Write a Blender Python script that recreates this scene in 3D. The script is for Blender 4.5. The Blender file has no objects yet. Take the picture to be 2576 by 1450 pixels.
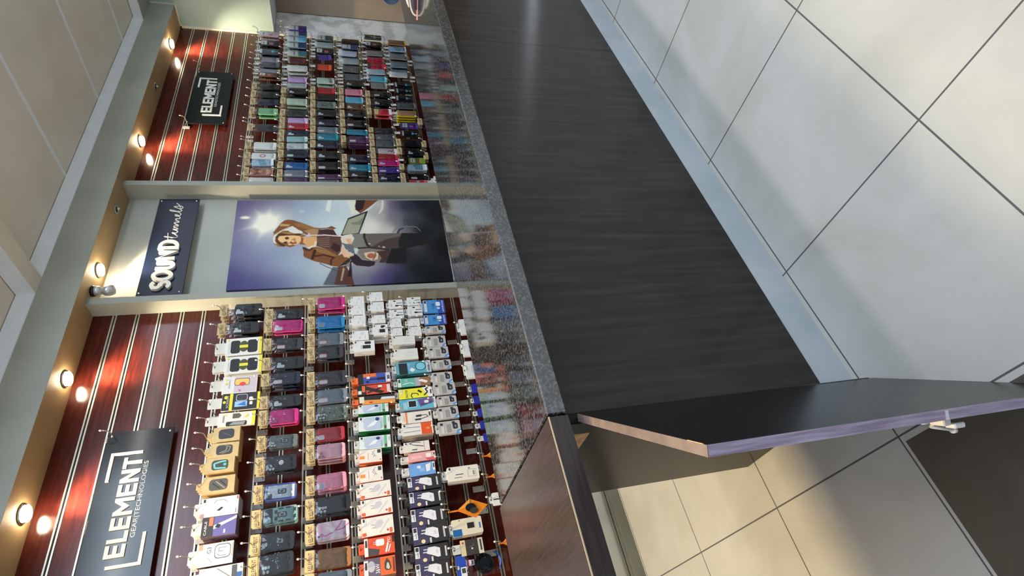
import bpy, math, random
import numpy as np
from mathutils import Vector, Matrix

random.seed(7)
rng = np.random.default_rng(7)
SC = bpy.context.scene
COL = SC.collection
PI = math.pi

# ------------------------------------------------------------------ camera
CAM_H = 1.42056
cam_d = bpy.data.cameras.new('camera')
cam_d.sensor_fit = 'HORIZONTAL'
cam_d.sensor_width = 36.0
cam_d.lens = 1370.83 / 2576 * 36.0
cam_d.clip_start = 0.02
cam = bpy.data.objects.new('camera', cam_d)
COL.objects.link(cam)
# the phone was held upright and the picture lies on its side: world up points to image left
U = Vector((0.774821, -0.630399, -0.047438))
V = Vector((-0.213147, -0.189859, -0.958396))
F = Vector((0.595165, 0.752696, -0.281474))
cam.matrix_world = Matrix(((V.x, U.x, -F.x, 0), (V.y, U.y, -F.y, 0), (V.z, U.z, -F.z, CAM_H), (0, 0, 0, 1)))
SC.camera = cam

# ------------------------------------------------------------------ view, world, large lights
SC.view_settings.view_transform = 'Standard'
SC.view_settings.look = 'None'
SC.view_settings.gamma = 1.0
SC.view_settings.use_curve_mapping = False
SC.view_settings.exposure = 0.0
SC.cycles.transparent_max_bounces = 24
SC.cycles.max_bounces = 10
SC.cycles.diffuse_bounces = 4
SC.cycles.sample_clamp_indirect = 6.0
SC.cycles.blur_glossy = 0.5

world = bpy.data.worlds.new('world')
SC.world = world
world.use_nodes = True
wb = world.node_tree.nodes['Background']
wb.inputs['Color'].default_value = (0.86, 0.91, 1.0, 1)
wb.inputs['Strength'].default_value = 0.74


def area_lamp(name, loc, target, sx, sy, energy, color):
    d = bpy.data.lights.new(name, 'AREA')
    d.shape = 'RECTANGLE'
    d.size, d.size_y = sx, sy
    d.energy = energy
    d.color = color
    o = bpy.data.objects.new(name, d)
    COL.objects.link(o)
    o.location = loc
    o.rotation_euler = (Vector(target) - Vector(loc)).to_track_quat('-Z', 'Y').to_euler()
    return o


# daylight and ceiling light of the open hall in front of the counter
area_lamp('hall_daylight', (2.3, -3.6, 4.45), (2.0, 1.5, 0.8), 3.6, 1.5, 135, (0.62, 0.81, 1.0))
area_lamp('hall_daylight', (8.2, -3.6, 5.0), (3.5, 2.5, 1.2), 2.6, 1.7, 42, (0.55, 0.75, 1.0))
area_lamp('hall_lamp', (1.8, -0.9, 4.6), (1.8, -0.6, 0.0), 5.0, 2.6, 24, (0.92, 0.97, 1.0))
# daylight falling on the hall floor past the far end of the counter
for fx, fy, en in ((4.30, 1.00, 420), (4.17, 0.80, 420), (4.05, 0.60, 400), (3.93, 0.40, 340), (3.81, 0.20, 270), (3.70, 0.0, 200), (3.60, -0.2, 120), (3.5, -0.4, 60)):
    sd = bpy.data.lights.new('floor_daylight', 'SPOT')
    sd.energy = en * 3.0
    sd.color = (0.72, 0.80, 1.0)
    sd.spot_size = math.radians(6.0)
    sd.spot_blend = 0.6
    sd.shadow_soft_size = 0.03
    so = bpy.data.objects.new('floor_daylight', sd)
    COL.objects.link(so)
    so.location = (fx + 0.35, fy - 0.5, 3.0)
    so.rotation_euler = (Vector((fx, fy, 0.0)) - Vector(so.location)).to_track_quat('-Z', 'Y').to_euler()
# unseen strip lamp hung over the counter, inferred from the counter's floor shadow
area_lamp('counter_strip_lamp', (2.6, 1.34, 3.10), (2.6, 1.34, 0.0), 5.4, 0.10, 29, (1.0, 0.99, 0.94))
# warm lamp over the passage behind the counter
area_lamp('passage_lamp', (0.25, 2.1, 2.86), (0.25, 1.9, 0.0), 0.5, 0.4, 62, (1.0, 0.74, 0.38))


# ------------------------------------------------------------------ materials
def lin(c):
    def f(v):
        v = v / 255.0
        return v / 12.92 if v <= 0.04045 else ((v + 0.055) / 1.055) ** 2.4
    return (f(c[0]), f(c[1]), f(c[2]), 1.0)


MATS = {}


def nodes_of(m):
    m.use_nodes = True
    nt = m.node_tree
    return nt, nt.nodes['Principled BSDF']


def mat(name, rgb, rough=0.5, metal=0.0, spec=0.5, coat=0.0, emit=None, estr=0.0):
    if name in MATS:
        return MATS[name]
    m = bpy.data.materials.new(name)
    nt, b = nodes_of(m)
    b.inputs['Base Color'].default_value = lin(rgb)
    b.inputs['Roughness'].default_value = rough
    b.inputs['Metallic'].default_value = metal
    b.inputs['Specular IOR Level'].default_value = spec
    b.inputs['Coat Weight'].default_value = coat
    if emit:
        b.inputs['Emission Color'].default_value = lin(emit)
        b.inputs['Emission Strength'].default_value = estr
    MATS[name] = m
    return m


def paint(rgb, rough=0.45):
    return mat('ink_%d_%d_%d' % rgb, rgb, rough)


def add(nt, kind, **kw):
    n = nt.nodes.new(kind)
    for k, v in kw.items():
        setattr(n, k, v)
    return n


def noise_mat(name, c0, c1, scale=(1, 1, 1), nscale=5.0, detail=6.0, rough=0.5, r2=None, bump=0.0, lo=0.35, hi=0.65, spec=0.5, coat=0.0, dist=0.0):
    m = bpy.data.materials.new(name)
    nt, b = nodes_of(m)
    tc = add(nt, 'ShaderNodeTexCoord')
    mp = add(nt, 'ShaderNodeMapping')
    mp.inputs['Scale'].default_value = scale
    nz = add(nt, 'ShaderNodeTexNoise')
    nz.inputs['Scale'].default_value = nscale
    nz.inputs['Detail'].default_value = detail
    nz.inputs['Distortion'].default_value = dist
    rp = add(nt, 'ShaderNodeValToRGB')
    rp.color_ramp.elements[0].position = lo
    rp.color_ramp.elements[1].position = hi
    rp.color_ramp.elements[0].color = lin(c0)
    rp.color_ramp.elements[1].color = lin(c1)
    nt.links.new(tc.outputs['Object'], mp.inputs['Vector'])
    nt.links.new(mp.outputs['Vector'], nz.inputs['Vector'])
    nt.links.new(nz.outputs['Fac'], rp.inputs['Fac'])
    nt.links.new(rp.outputs['Color'], b.inputs['Base Color'])
    b.inputs['Roughness'].default_value = rough
    b.inputs['Specular IOR Level'].default_value = spec
    b.inputs['Coat Weight'].default_value = coat
    if bump:
        bp = add(nt, 'ShaderNodeBump')
        bp.inputs['Strength'].default_value = bump
        bp.inputs['Distance'].default_value = 0.002
        nt.links.new(nz.outputs['Fac'], bp.inputs['Height'])
        nt.links.new(bp.outputs['Normal'], b.inputs['Normal'])
    MATS[name] = m
    return m


def floor_mat(name, c0, c1, grout, x0, y0, pitch, rough):
    m = bpy.data.materials.new(name)
    nt, b = nodes_of(m)
    tc = add(nt, 'ShaderNodeTexCoord')
    mp = add(nt, 'ShaderNodeMapping')
    mp.inputs['Location'].default_value = (-x0 + 6.0, -y0 + 6.0, 0)
    br = add(nt, 'ShaderNodeTexBrick')
    br.offset = 0.0
    br.squash = 1.0
    br.inputs['Scale'].default_value = 1.0
    br.inputs['Brick Width'].default_value = pitch
    br.inputs['Row Height'].default_value = pitch
    br.inputs['Mortar Size'].default_value = 0.0026
    br.inputs['Mortar Smooth'].default_value = 0.1
    br.inputs['Color1'].default_value = (1, 1, 1, 1)
    br.inputs['Color2'].default_value = (1, 1, 1, 1)
    br.inputs['Mortar'].default_value = (0, 0, 0, 1)
    nz = add(nt, 'ShaderNodeTexNoise')
    nz.inputs['Scale'].default_value = 2.6
    nz.inputs['Detail'].default_value = 9
    nz.inputs['Roughness'].default_value = 0.62
    nz.inputs['Distortion'].default_value = 0.6
    rp = add(nt, 'ShaderNodeValToRGB')
    rp.color_ramp.elements[0].position = 0.3
    rp.color_ramp.elements[1].position = 0.7
    rp.color_ramp.elements[0].color = lin(c0)
    rp.color_ramp.elements[1].color = lin(c1)
    mx = add(nt, 'ShaderNodeMixRGB')
    mx.inputs['Color1'].default_value = lin(grout)
    rr = add(nt, 'ShaderNodeMapRange')
    rr.inputs['To Min'].default_value = 0.7
    rr.inputs['To Max'].default_value = rough
    L = nt.links.new
    L(tc.outputs['Object'], mp.inputs['Vector'])
    L(mp.outputs['Vector'], br.inputs['Vector'])
    L(tc.outputs['Object'], nz.inputs['Vector'])
    L(nz.outputs['Fac'], rp.inputs['Fac'])
    L(br.outputs['Color'], mx.inputs['Fac'])
    L(rp.outputs['Color'], mx.inputs['Color2'])
    L(mx.outputs['Color'], b.inputs['Base Color'])
    L(br.outputs['Color'], rr.inputs['Value'])
    L(rr.outputs['Result'], b.inputs['Roughness'])
    bp = add(nt, 'ShaderNodeBump')
    bp.inputs['Strength'].default_value = 0.6
    bp.inputs['Distance'].default_value = 0.002
    L(br.outputs['Color'], bp.inputs['Height'])
    L(bp.outputs['Normal'], b.inputs['Normal'])
    b.inputs['Specular IOR Level'].default_value = 0.35
    return m


def granite_mat():
    m = bpy.data.materials.new('speckled_granite')
    nt, b = nodes_of(m)
    L = nt.links.new
    tc = add(nt, 'ShaderNodeTexCoord')
    v = add(nt, 'ShaderNodeTexVoronoi')
    v.inputs['Scale'].default_value = 210
    nz = add(nt, 'ShaderNodeTexNoise')
    nz.inputs['Scale'].default_value = 95
    nz.inputs['Detail'].default_value = 4
    ad = add(nt, 'ShaderNodeMath', operation='MULTIPLY')
    rp = add(nt, 'ShaderNodeValToRGB')
    e = rp.color_ramp.elements
    e[0].position, e[0].color = 0.10, lin((20, 21, 23))
    e[1].position, e[1].color = 0.46, lin((84, 88, 93))
    x = e.new(0.24); x.color = lin((30, 32, 36))
    L(tc.outputs['Object'], v.inputs['Vector'])
    L(tc.outputs['Object'], nz.inputs['Vector'])
    L(v.outputs['Color'], ad.inputs[0])
    L(nz.outputs['Fac'], ad.inputs[1])
    L(ad.outputs['Value'], rp.inputs['Fac'])
    L(rp.outputs['Color'], b.inputs['Base Color'])
    rr = add(nt, 'ShaderNodeMapRange')
    rr.inputs['To Min'].default_value = 0.03
    rr.inputs['To Max'].default_value = 0.12
    L(v.outputs['Color'], rr.inputs['Value'])
    L(rr.outputs['Result'], b.inputs['Roughness'])
    n2 = add(nt, 'ShaderNodeTexNoise')
    n2.inputs['Scale'].default_value = 120
    bp = add(nt, 'ShaderNodeBump')
    bp.inputs['Strength'].default_value = 0.05
    bp.inputs['Distance'].default_value = 0.001
    L(tc.outputs['Object'], n2.inputs['Vector'])
    L(n2.outputs['Fac'], bp.inputs['Height'])
    L(bp.outputs['Normal'], b.inputs['Normal'])
    b.inputs['Specular IOR Level'].default_value = 1.0
    b.inputs['IOR'].default_value = 1.75
    return m


def plaster_mat():
    """beige wall whose strip next to the back wall is bare, blotchy plaster"""
    m = bpy.data.materials.new('patchy_plaster')
    nt, b = nodes_of(m)
    L = nt.links.new
    tc = add(nt, 'ShaderNodeTexCoord')
    sp = add(nt, 'ShaderNodeSeparateXYZ')
    nz = add(nt, 'ShaderNodeTexNoise')
    nz.inputs['Scale'].default_value = 5.0
    nz.inputs['Detail'].default_value = 8
    nz.inputs['Roughness'].default_value = 0.65
    mu = add(nt, 'ShaderNodeMath', operation='MULTIPLY_ADD')
    mu.inputs[1].default_value = 0.7
    rp = add(nt, 'ShaderNodeMapRange')
    rp.inputs['From Min'].default_value = 2.0
    rp.inputs['From Max'].default_value = 2.2
    n2 = add(nt, 'ShaderNodeTexNoise')
    n2.inputs['Scale'].default_value = 7.0
    n2.inputs['Detail'].default_value = 9
    r2 = add(nt, 'ShaderNodeValToRGB')
    r2.color_ramp.elements[0].position = 0.42
    r2.color_ramp.elements[1].position = 0.55
    r2.color_ramp.elements[0].color = lin((204, 204, 202))
    r2.color_ramp.elements[1].color = lin((240, 242, 239))
    mx = add(nt, 'ShaderNodeMixRGB')
    mx.inputs['Color1'].default_value = lin((158, 142, 124))
    L(tc.outputs['Object'], sp.inputs[0])
    L(tc.outputs['Object'], nz.inputs['Vector'])
    L(tc.outputs['Object'], n2.inputs['Vector'])
    L(nz.outputs['Fac'], mu.inputs[0])
    L(sp.outputs['Y'], mu.inputs[2])
    L(mu.outputs[0], rp.inputs['Value'])
    L(rp.outputs['Result'], mx.inputs['Fac'])
    L(n2.outputs['Fac'], r2.inputs['Fac'])
    L(r2.outputs['Color'], mx.inputs['Color2'])
    L(mx.outputs['Color'], b.inputs['Base Color'])
    b.inputs['Roughness'].default_value = 0.6
    return m


def bag_mat():
    m = bpy.data.materials.new('clear_film')
    m.use_nodes = True
    nt = m.node_tree
    nt.nodes.clear()
    L = nt.links.new
    out = add(nt, 'ShaderNodeOutputMaterial')
    mix = add(nt, 'ShaderNodeMixShader')
    tr = add(nt, 'ShaderNodeBsdfTransparent')
    tr.inputs['Color'].default_value = (0.96, 0.97, 0.97, 1)
    gl = add(nt, 'ShaderNodeBsdfGlossy')
    gl.inputs['Roughness'].default_value = 0.06
    fr = add(nt, 'ShaderNodeFresnel')
    fr.inputs['IOR'].default_value = 1.45
    mm = add(nt, 'ShaderNodeMath', operation='MULTIPLY')
    mm.inputs[1].default_value = 1.5
    mm.use_clamp = True
    tc = add(nt, 'ShaderNodeTexCoord')
    nz = add(nt, 'ShaderNodeTexNoise')
    nz.inputs['Scale'].default_value = 11
    nz.inputs['Detail'].default_value = 2
    nz.inputs['Distortion'].default_value = 1.2
    bp = add(nt, 'ShaderNodeBump')
    bp.inputs['Strength'].default_value = 0.9
    bp.inputs['Distance'].default_value = 0.008
    L(tc.outputs['Object'], nz.inputs['Vector'])
    L(nz.outputs['Fac'], bp.inputs['Height'])
    L(bp.outputs['Normal'], gl.inputs['Normal'])
    L(bp.outputs['Normal'], fr.inputs['Normal'])
    L(fr.outputs[0], mm.inputs[0])
    L(mm.outputs[0], mix.inputs[0])
    L(tr.outputs[0], mix.inputs[1])
    L(gl.outputs[0], mix.inputs[2])
    L(mix.outputs[0], out.inputs[0])
    MATS['clear_film'] = m
    return m


M_FLOOR = floor_mat('cream_floor_tile', (188, 187, 179), (206, 205, 199), (96, 92, 96), 0.3484, 0.5848, 0.6, 0.30)
M_FLOOR_DARK = floor_mat('dark_shaded_floor_tile', (74, 70, 64), (92, 88, 80), (40, 38, 36), 0.3484, 0.5848, 0.6, 0.35)  # darker tile, with the shadow beside the gate also put into its colour
M_GRAN = granite_mat()
M_PLASTER = plaster_mat()
M_FILM = bag_mat()
M_WALL = noise_mat('grey_green_wall_paint', (168, 172, 164), (178, 182, 173), nscale=3, rough=0.55)
M_GREENWALL = noise_mat('pale_green_wall_paint', (156, 176, 166), (164, 184, 174), nscale=3, rough=0.5)
M_TRIMGREY = noise_mat('grey_green_trim_paint', (150, 153, 144), (160, 163, 153), nscale=4, rough=0.5)
M_BULK = noise_mat('grey_green_bulkhead_paint', (158, 162, 152), (168, 171, 160), nscale=4, rough=0.5)
M_CEIL = noise_mat('warm_grey_ceiling_board', (214, 209, 196), (226, 222, 210), nscale=2.2, rough=0.7)
M_CORN = noise_mat('white_cornice_paint', (226, 232, 238), (234, 239, 244), nscale=9, rough=0.6)
M_SKIRT = noise_mat('blue_grey_skirting_tile', (168, 178, 182), (182, 190, 194), nscale=6, rough=0.3)
M_MAHOG = noise_mat('mahogany_laminate', (54, 17, 12), (84, 31, 22), scale=(1.2, 1, 9), nscale=7, detail=8, rough=0.17, lo=0.3, hi=0.7, spec=0.42)
M_DARKWOOD = noise_mat('dark_brown_wood_laminate', (25, 19, 17), (55, 47, 45), scale=(9, 9, 0.55), nscale=5, detail=11, rough=0.17, lo=0.40, hi=0.86, bump=0.04, spec=0.4)
M_DARKFLAT = noise_mat('dark_wenge_laminate', (18, 17, 17), (25, 23, 23), scale=(18, 18, 1.5), nscale=5, detail=7, rough=0.24, spec=0.14)
M_FLAP = noise_mat('brown_wood_laminate', (42, 34, 31), (58, 47, 43), scale=(30, 2.2, 10), nscale=5, detail=9, rough=0.2, spec=0.6)
M_FLAPEDGE = noise_mat('dark_brown_edge_laminate', (50, 42, 40), (66, 56, 54), scale=(2.2, 30, 30), nscale=5, detail=8, rough=0.35)
M_EDGE = noise_mat('mauve_grey_edge_band', (138, 126, 146), (178, 166, 188), scale=(30, 30, 1.5), nscale=6, detail=8, rough=0.4)
M_TOPEDGE = noise_mat('brown_grey_edge_band', (112, 96, 90), (136, 118, 110), scale=(4, 4, 30), nscale=6, detail=6, rough=0.4)
M_CHIP = noise_mat('raw_chipboard', (196, 150, 96), (226, 184, 130), nscale=60, detail=4, rough=0.8)
M_ALU = mat('aluminium_channel', (206, 202, 186), 0.28, 0.75)
M_SLOT = mat('dark_slot', (60, 52, 44), 0.6)
M_STEEL = mat('steel_wire', (188, 184, 176), 0.3, 0.8)
M_TIP = mat('white_plastic', (232, 230, 224), 0.35)
M_PLATE = mat('grey_plastic', (166, 164, 158), 0.35)
M_CHROME = mat('chrome', (215, 215, 215), 0.08, 1.0)
M_BLACKSIGN = mat('satin_black_board', (14, 15, 18), 0.14, spec=0.45)
M_BLUESIGN = mat('navy_black_board', (18, 28, 50), 0.30, spec=0.3)
M_LETTER = mat('cream_white_letter', (226, 224, 214), 0.45)
M_KRAFT = noise_mat('kraft_card', (190, 170, 126), (204, 184, 142), nscale=30, rough=0.8)
M_KRAFTINK = mat('dark_brown_ink', (66, 58, 46), 0.7)
M_WHITECARD = mat('white_card', (214, 216, 214), 0.5)
M_BULB = mat('lit_lamp_face', (255, 240, 215), 0.4, emit=(255, 232, 196), estr=70.0)
M_BLUECLOTH = noise_mat('blue_cloth', (52, 72, 104), (84, 104, 140), nscale=14, rough=0.8)
M_PINK = mat('pink_card', (226, 168, 150), 0.5)
M_BLACK = mat('black_plastic', (22, 22, 24), 0.35)


M_BASE = noise_mat('grey_baseboard_paint', (112, 114, 106), (122, 124, 115), nscale=5, rough=0.4)
M_BEIGE = noise_mat('beige_wall_paint', (148, 134, 116), (162, 148, 130), nscale=3, rough=0.6)
M_TAN = noise_mat('soffit_warm_bounce_tint', (150, 126, 90), (164, 140, 102), nscale=4, rough=0.55)  # bulkhead underside with the warm bounce light tinted into its colour


# ------------------------------------------------------------------ mesh building
class MB:
    def __init__(self):
        self.v, self.f, self.m, self.mats, self.smooth = [], [], [], [], []

    def mi(self, m):
        if m not in self.mats:
            self.mats.append(m)
        return self.mats.index(m)

    def addv(self, verts, faces, m, smooth=False):
        o = len(self.v)
        i = self.mi(m)
        self.v += [tuple(p) for p in verts]
        for f in faces:
            self.f.append(tuple(a + o for a in f))
            self.m.append(i)
            self.smooth.append(smooth)
        return self

    def box(self, x0, x1, y0, y1, z0, z1, m):
        v = [(x0, y0, z0), (x1, y0, z0), (x1, y1, z0), (x0, y1, z0), (x0, y0, z1), (x1, y0, z1), (x1, y1, z1), (x0, y1, z1)]
        f = [(0, 3, 2, 1), (4, 5, 6, 7), (0, 1, 5, 4), (1, 2, 6, 5), (2, 3, 7, 6), (3, 0, 4, 7)]
        return self.addv(v, f, m)

    def bbox(self, x0, x1, y0, y1, z0, z1, m, b):
        """box with chamfered edges"""
        x0, x1 = min(x0, x1), max(x0, x1)
        v, idx = [], {}
        for sx in (0, 1):
            for sy in (0, 1):
                for sz in (0, 1):
                    X, Y, Z = (x0, x1)[sx], (y0, y1)[sy], (z0, z1)[sz]
                    dx, dy, dz = b * (1 - 2 * sx), b * (1 - 2 * sy), b * (1 - 2 * sz)
                    for a, p in (('x', (X, Y + dy, Z + dz)), ('y', (X + dx, Y, Z + dz)), ('z', (X + dx, Y + dy, Z))):
                        idx[(sx, sy, sz, a)] = len(v)
                        v.append(p)
        I = idx
        fs = []
        for s in (0, 1):
            q = [I[(s, 0, 0, 'x')], I[(s, 1, 0, 'x')], I[(s, 1, 1, 'x')], I[(s, 0, 1, 'x')]]
            fs.append(q if s else q[::-1])
            q = [I[(0, s, 0, 'y')], I[(1, s, 0, 'y')], I[(1, s, 1, 'y')], I[(0, s, 1, 'y')]]
            fs.append(q[::-1] if s else q)
            q = [I[(0, 0, s, 'z')], I[(1, 0, s, 'z')], I[(1, 1, s, 'z')], I[(0, 1, s, 'z')]]
            fs.append(q if s else q[::-1])
        for s in (0, 1):
            for t in (0, 1):
                fs.append([I[(s, t, 0, 'x')], I[(s, t, 1, 'x')], I[(s, t, 1, 'y')], I[(s, t, 0, 'y')]])
                fs.append([I[(s, 0, t, 'x')], I[(s, 1, t, 'x')], I[(s, 1, t, 'z')], I[(s, 0, t, 'z')]])
                fs.append([I[(0, s, t, 'y')], I[(1, s, t, 'y')], I[(1, s, t, 'z')], I[(0, s, t, 'z')]])
        for a in (0, 1):
            for bb in (0, 1):
                for c in (0, 1):
                    fs.append([I[(a, bb, c, 'x')], I[(a, bb, c, 'y')], I[(a, bb, c, 'z')]])
        return self.addv(v, fs, m)

    def plate(self, pts, y0, y1, m, mside=None):
        """outline in the X-Z plane (counter-clockwise seen from -Y) extruded from y0 (front) to y1 (back)"""
        n = len(pts)
        a = sum(pts[i][0] * pts[(i + 1) % n][1] - pts[(i + 1) % n][0] * pts[i][1] for i in range(n))
        if a < 0:
            pts = pts[::-1]
        if y1 is None:
            return self.addv([(p[0], y0, p[1]) for p in pts], [tuple(range(n))], m)
        v = [(p[0], y0, p[1]) for p in pts] + [(p[0], y1, p[1]) for p in pts]
        self.addv(v, [tuple(range(n)), tuple(range(2 * n - 1, n - 1, -1))], m)
        o = len(self.v) - 2 * n
        i = self.mi(mside or m)
        for k in range(n):
            self.f.append((o + k, o + n + k, o + n + (k + 1) % n, o + (k + 1) % n))
            self.m.append(i)
            self.smooth.append(False)
        return self

    def tube(self, pts, r, m, n=8, caps=True):
        pts = [Vector(p) for p in pts]
        rs = r if isinstance(r, (list, tuple)) else [r] * len(pts)
        rings, prev = [], None
        for i, p in enumerate(pts):
            t = (pts[min(i + 1, len(pts) - 1)] - pts[max(i - 1, 0)]).normalized()
            if prev is None:
                prev = t.orthogonal().normalized()
            u = (prev - t * prev.dot(t)).normalized()
            prev = u
            w = t.cross(u)
            rings.append([p + (u * math.cos(2 * PI * k / n) + w * math.sin(2 * PI * k / n)) * rs[i] for k in range(n)])
        v = [q for ring in rings for q in ring]
        f = []
        for i in range(len(pts) - 1):
            for k in range(n):
                a, b = i * n + k, i * n + (k + 1) % n
                f.append((a, b, b + n, a + n))
        if caps:
            f.append(tuple(range(n))[::-1])
            f.append(tuple(range((len(pts) - 1) * n, len(pts) * n)))
        return self.addv(v, f, m, True)

    def lathe(self, prof, m, origin=(0, 0, 0), axis=(0, 0, 1), n=24):
        ax = Vector(axis).normalized()
        u = ax.orthogonal().normalized()
        w = ax.cross(u)
        o = Vector(origin)
        v = []
        for (r, h) in prof:
            for k in range(n):
                a = 2 * PI * k / n
                v.append(o + ax * h + (u * math.cos(a) + w * math.sin(a)) * r)
        f = []
        for i in range(len(prof) - 1):
            for k in range(n):
                a, b = i * n + k, i * n + (k + 1) % n
                f.append((a, b, b + n, a + n))
        f.append(tuple(range(n))[::-1])
        f.append(tuple(range((len(prof) - 1) * n, len(prof) * n)))
        return self.addv(v, f, m, True)

    def quad(self, a, b, c, d, m):
        return self.addv([a, b, c, d], [(0, 1, 2, 3)], m)

    def mesh(self, name):
        me = bpy.data.meshes.new(name)
        me.from_pydata(self.v, [], self.f)
        for m in self.mats:
            me.materials.append(m)
        me.polygons.foreach_set('material_index', self.m)
        me.polygons.foreach_set('use_smooth', self.smooth)
        me.update()
        return me

    def build(self, name, parent=None, loc=None):
        return link(name, self.mesh(name), parent, loc)


def link(name, me, parent=None, loc=None):
    o = bpy.data.objects.new(name, me)
    COL.objects.link(o)
    if parent is not None:
        o.parent = parent
    if loc is not None:
        o.location = loc
    return o


def tag(o, label=None, cat=None, group=None, kind=None):
    if label:
        o['label'] = label
    if cat:
        o['category'] = cat
    if group:
        o['group'] = group
    if kind:
        o['kind'] = kind
    return o


def thing(name, label, cat, loc=(0, 0, 0), group=None, rot=(0, 0, 0)):
    o = bpy.data.objects.new(name, None)
    COL.objects.link(o)
    o.empty_display_size = 0.05
    o.location = loc
    o.rotation_euler = rot
    return tag(o, label, cat, group)


def copy_tree(o, parent=None):
    c = o.copy()
    COL.objects.link(c)
    if parent is not None:
        c.parent = parent
    for ch in list(o.children):
        copy_tree(ch, c)
    return c


def rrect(x0, x1, z0, z1, r, n=5):
    pts = []
    for cx, cz, a0 in ((x1 - r, z1 - r, 0), (x0 + r, z1 - r, 90), (x0 + r, z0 + r, 180), (x1 - r, z0 + r, 270)):
        for k in range(n + 1):
            a = math.radians(a0 + 90 * k / n)
            pts.append((cx + r * math.cos(a), cz + r * math.sin(a)))
    return pts


def disc(cx, cz, rx, rz=None, n=18):
    rz = rz or rx
    return [(cx + rx * math.cos(2 * PI * k / n), cz + rz * math.sin(2 * PI * k / n)) for k in range(n)]


def ribbon(pts, w, closed=False):
    """quads (as outlines) of a flat stroke along pts in the X-Z plane, with round joints"""
    out = []
    n = len(pts)
    for i in range(n if closed else n - 1):
        a, b = pts[i], pts[(i + 1) % n]
        dx, dz = b[0] - a[0], b[1] - a[1]
        l = math.hypot(dx, dz) or 1e-9
        nx, nz = -dz / l * w / 2, dx / l * w / 2
        out.append([(a[0] + nx, a[1] + nz), (a[0] - nx, a[1] - nz), (b[0] - nx, b[1] - nz), (b[0] + nx, b[1] + nz)])
    return out


GLYPH = {}


def glyphs(s):
    """filled outline of a word: (vertices x,y with cap height 1, faces, width)"""
    if s in GLYPH:
        return GLYPH[s]
    cu = bpy.data.curves.new('word', 'FONT')
    cu.body = s
    cu.size = 1.0
    cu.resolution_u = 3
    cu.fill_mode = 'FRONT'
    ob = bpy.data.objects.new('word', cu)
    COL.objects.link(ob)
    dg = bpy.context.evaluated_depsgraph_get()
    dg.update()
    me = bpy.data.meshes.new_from_object(ob.evaluated_get(dg))
    vs = np.array([v.co[:2] for v in me.vertices])
    fs = [tuple(p.vertices) for p in me.polygons]
    bpy.data.objects.remove(ob)
    bpy.data.curves.remove(cu)
    bpy.data.meshes.remove(me)
    lo, hi = vs.min(0), vs.max(0)
    vs = (vs - [lo[0], 0]) / 0.73
    GLYPH[s] = (vs, fs, (hi[0] - lo[0]) / 0.73)
    return GLYPH[s]


def put_text(mb, s, x0, x1, z0, z1, y, m):
    """word stretched over the box x0..x1, z0..z1 facing -Y"""
    vs, fs, w = glyphs(s)
    mb.addv([(x0 + (x1 - x0) * p[0] / w, y, z0 + (z1 - z0) * p[1]) for p in vs], fs, m)


def structure(mb, name):
    return tag(mb.build(name), kind='structure')


# ------------------------------------------------------------------ the room
YW = 3.0116          # face of the display wall
XE = 5.824           # end wall
ZS = 2.90            # underside of the light bulkhead
YB = 2.79            # front of the bulkhead
ZL, ZU = 3.10, 3.165  # ceiling beams, ceiling boards
XD2, XD1 = 2.3215, 3.356   # inner faces of the two posts that frame the poster bay

structure(MB().box(-3.0, 9.0, 1.173, 3.2, -0.05, 0.0, M_FLOOR).box(0.33, 9.0, -3.0, 1.173, -0.05, 0.0, M_FLOOR), 'floor')
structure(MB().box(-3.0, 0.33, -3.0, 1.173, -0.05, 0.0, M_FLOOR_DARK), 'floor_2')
structure(MB().box(-1.2, XE, YW + 0.012, YW + 0.15, 0.0, 3.3, M_WALL), 'wall_back')
structure(MB().box(XE, 6.45, YW + 0.012, YW + 0.15, 0.0, 3.3, M_PLASTER), 'wall_back_2')
structure(MB().box(6.33, 6.48, -2.0, YW, 0.0, 2.06, M_BEIGE), 'wall_right_2')
w = MB().box(XE, 6.48, -2.0, YW, 2.06, 3.3, M_GREENWALL)
w.box(XE, 6.48, -2.0, YW, 2.058, 2.06, M_CORN)
structure(w, 'wall_right')
structure(MB().box(XE - 0.012, XE, YW - 0.02, YW, 0.0, ZS, mat('pale_bead', (214, 210, 190), 0.5)).box(XE - 0.012, XE, YB, YW, ZS - 0.012, ZS, mat('pale_bead', (0, 0, 0))).box(XE - 0.012, XE, YB - 0.008, YB, ZS, ZL, mat('pale_bead', (0, 0, 0))), 'trim_5')
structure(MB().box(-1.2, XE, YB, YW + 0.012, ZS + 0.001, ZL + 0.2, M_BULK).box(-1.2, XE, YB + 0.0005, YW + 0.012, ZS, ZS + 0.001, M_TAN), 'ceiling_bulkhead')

# baseboard of the plain wall below the display boards
structure(MB().box(-1.2, XE, YW - 0.014, YW + 0.012, 0.0, 0.06, M_BASE).box(-1.2, XE, YW - 0.006, YW + 0.012, 0.06, 0.078, M_BASE).box(-1.2, XE, YW - 0.001, YW + 0.012, 0.084, 0.10, M_BASE), 'baseboard_back')

# ceiling: boards above two trays, beams between them, cove cornices around the trays
c = MB()
c.box(2.336, XE, 1.55, YB, ZU, ZU + 0.05, M_CEIL)
c.box(-1.2, 2.336, 1.95, YB, ZU, ZU + 0.05, M_CEIL)
for x in (0.70, 1.55, 3.28, 4.165, 5.022):
    c.box(x - 0.012, x + 0.012, 1.95 if x < 2.3 else 1.55, YB - 0.03, ZU - 0.004, ZU, M_CORN)
structure(c, 'ceiling')
structure(MB().box(2.336, 2.45, 1.55, YB, ZL, ZU, M_CEIL), 'ceiling_beam')
structure(MB().box(5.485, XE, 1.55, YB, ZL, ZU, M_TRIMGREY), 'ceiling_beam_2')


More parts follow.
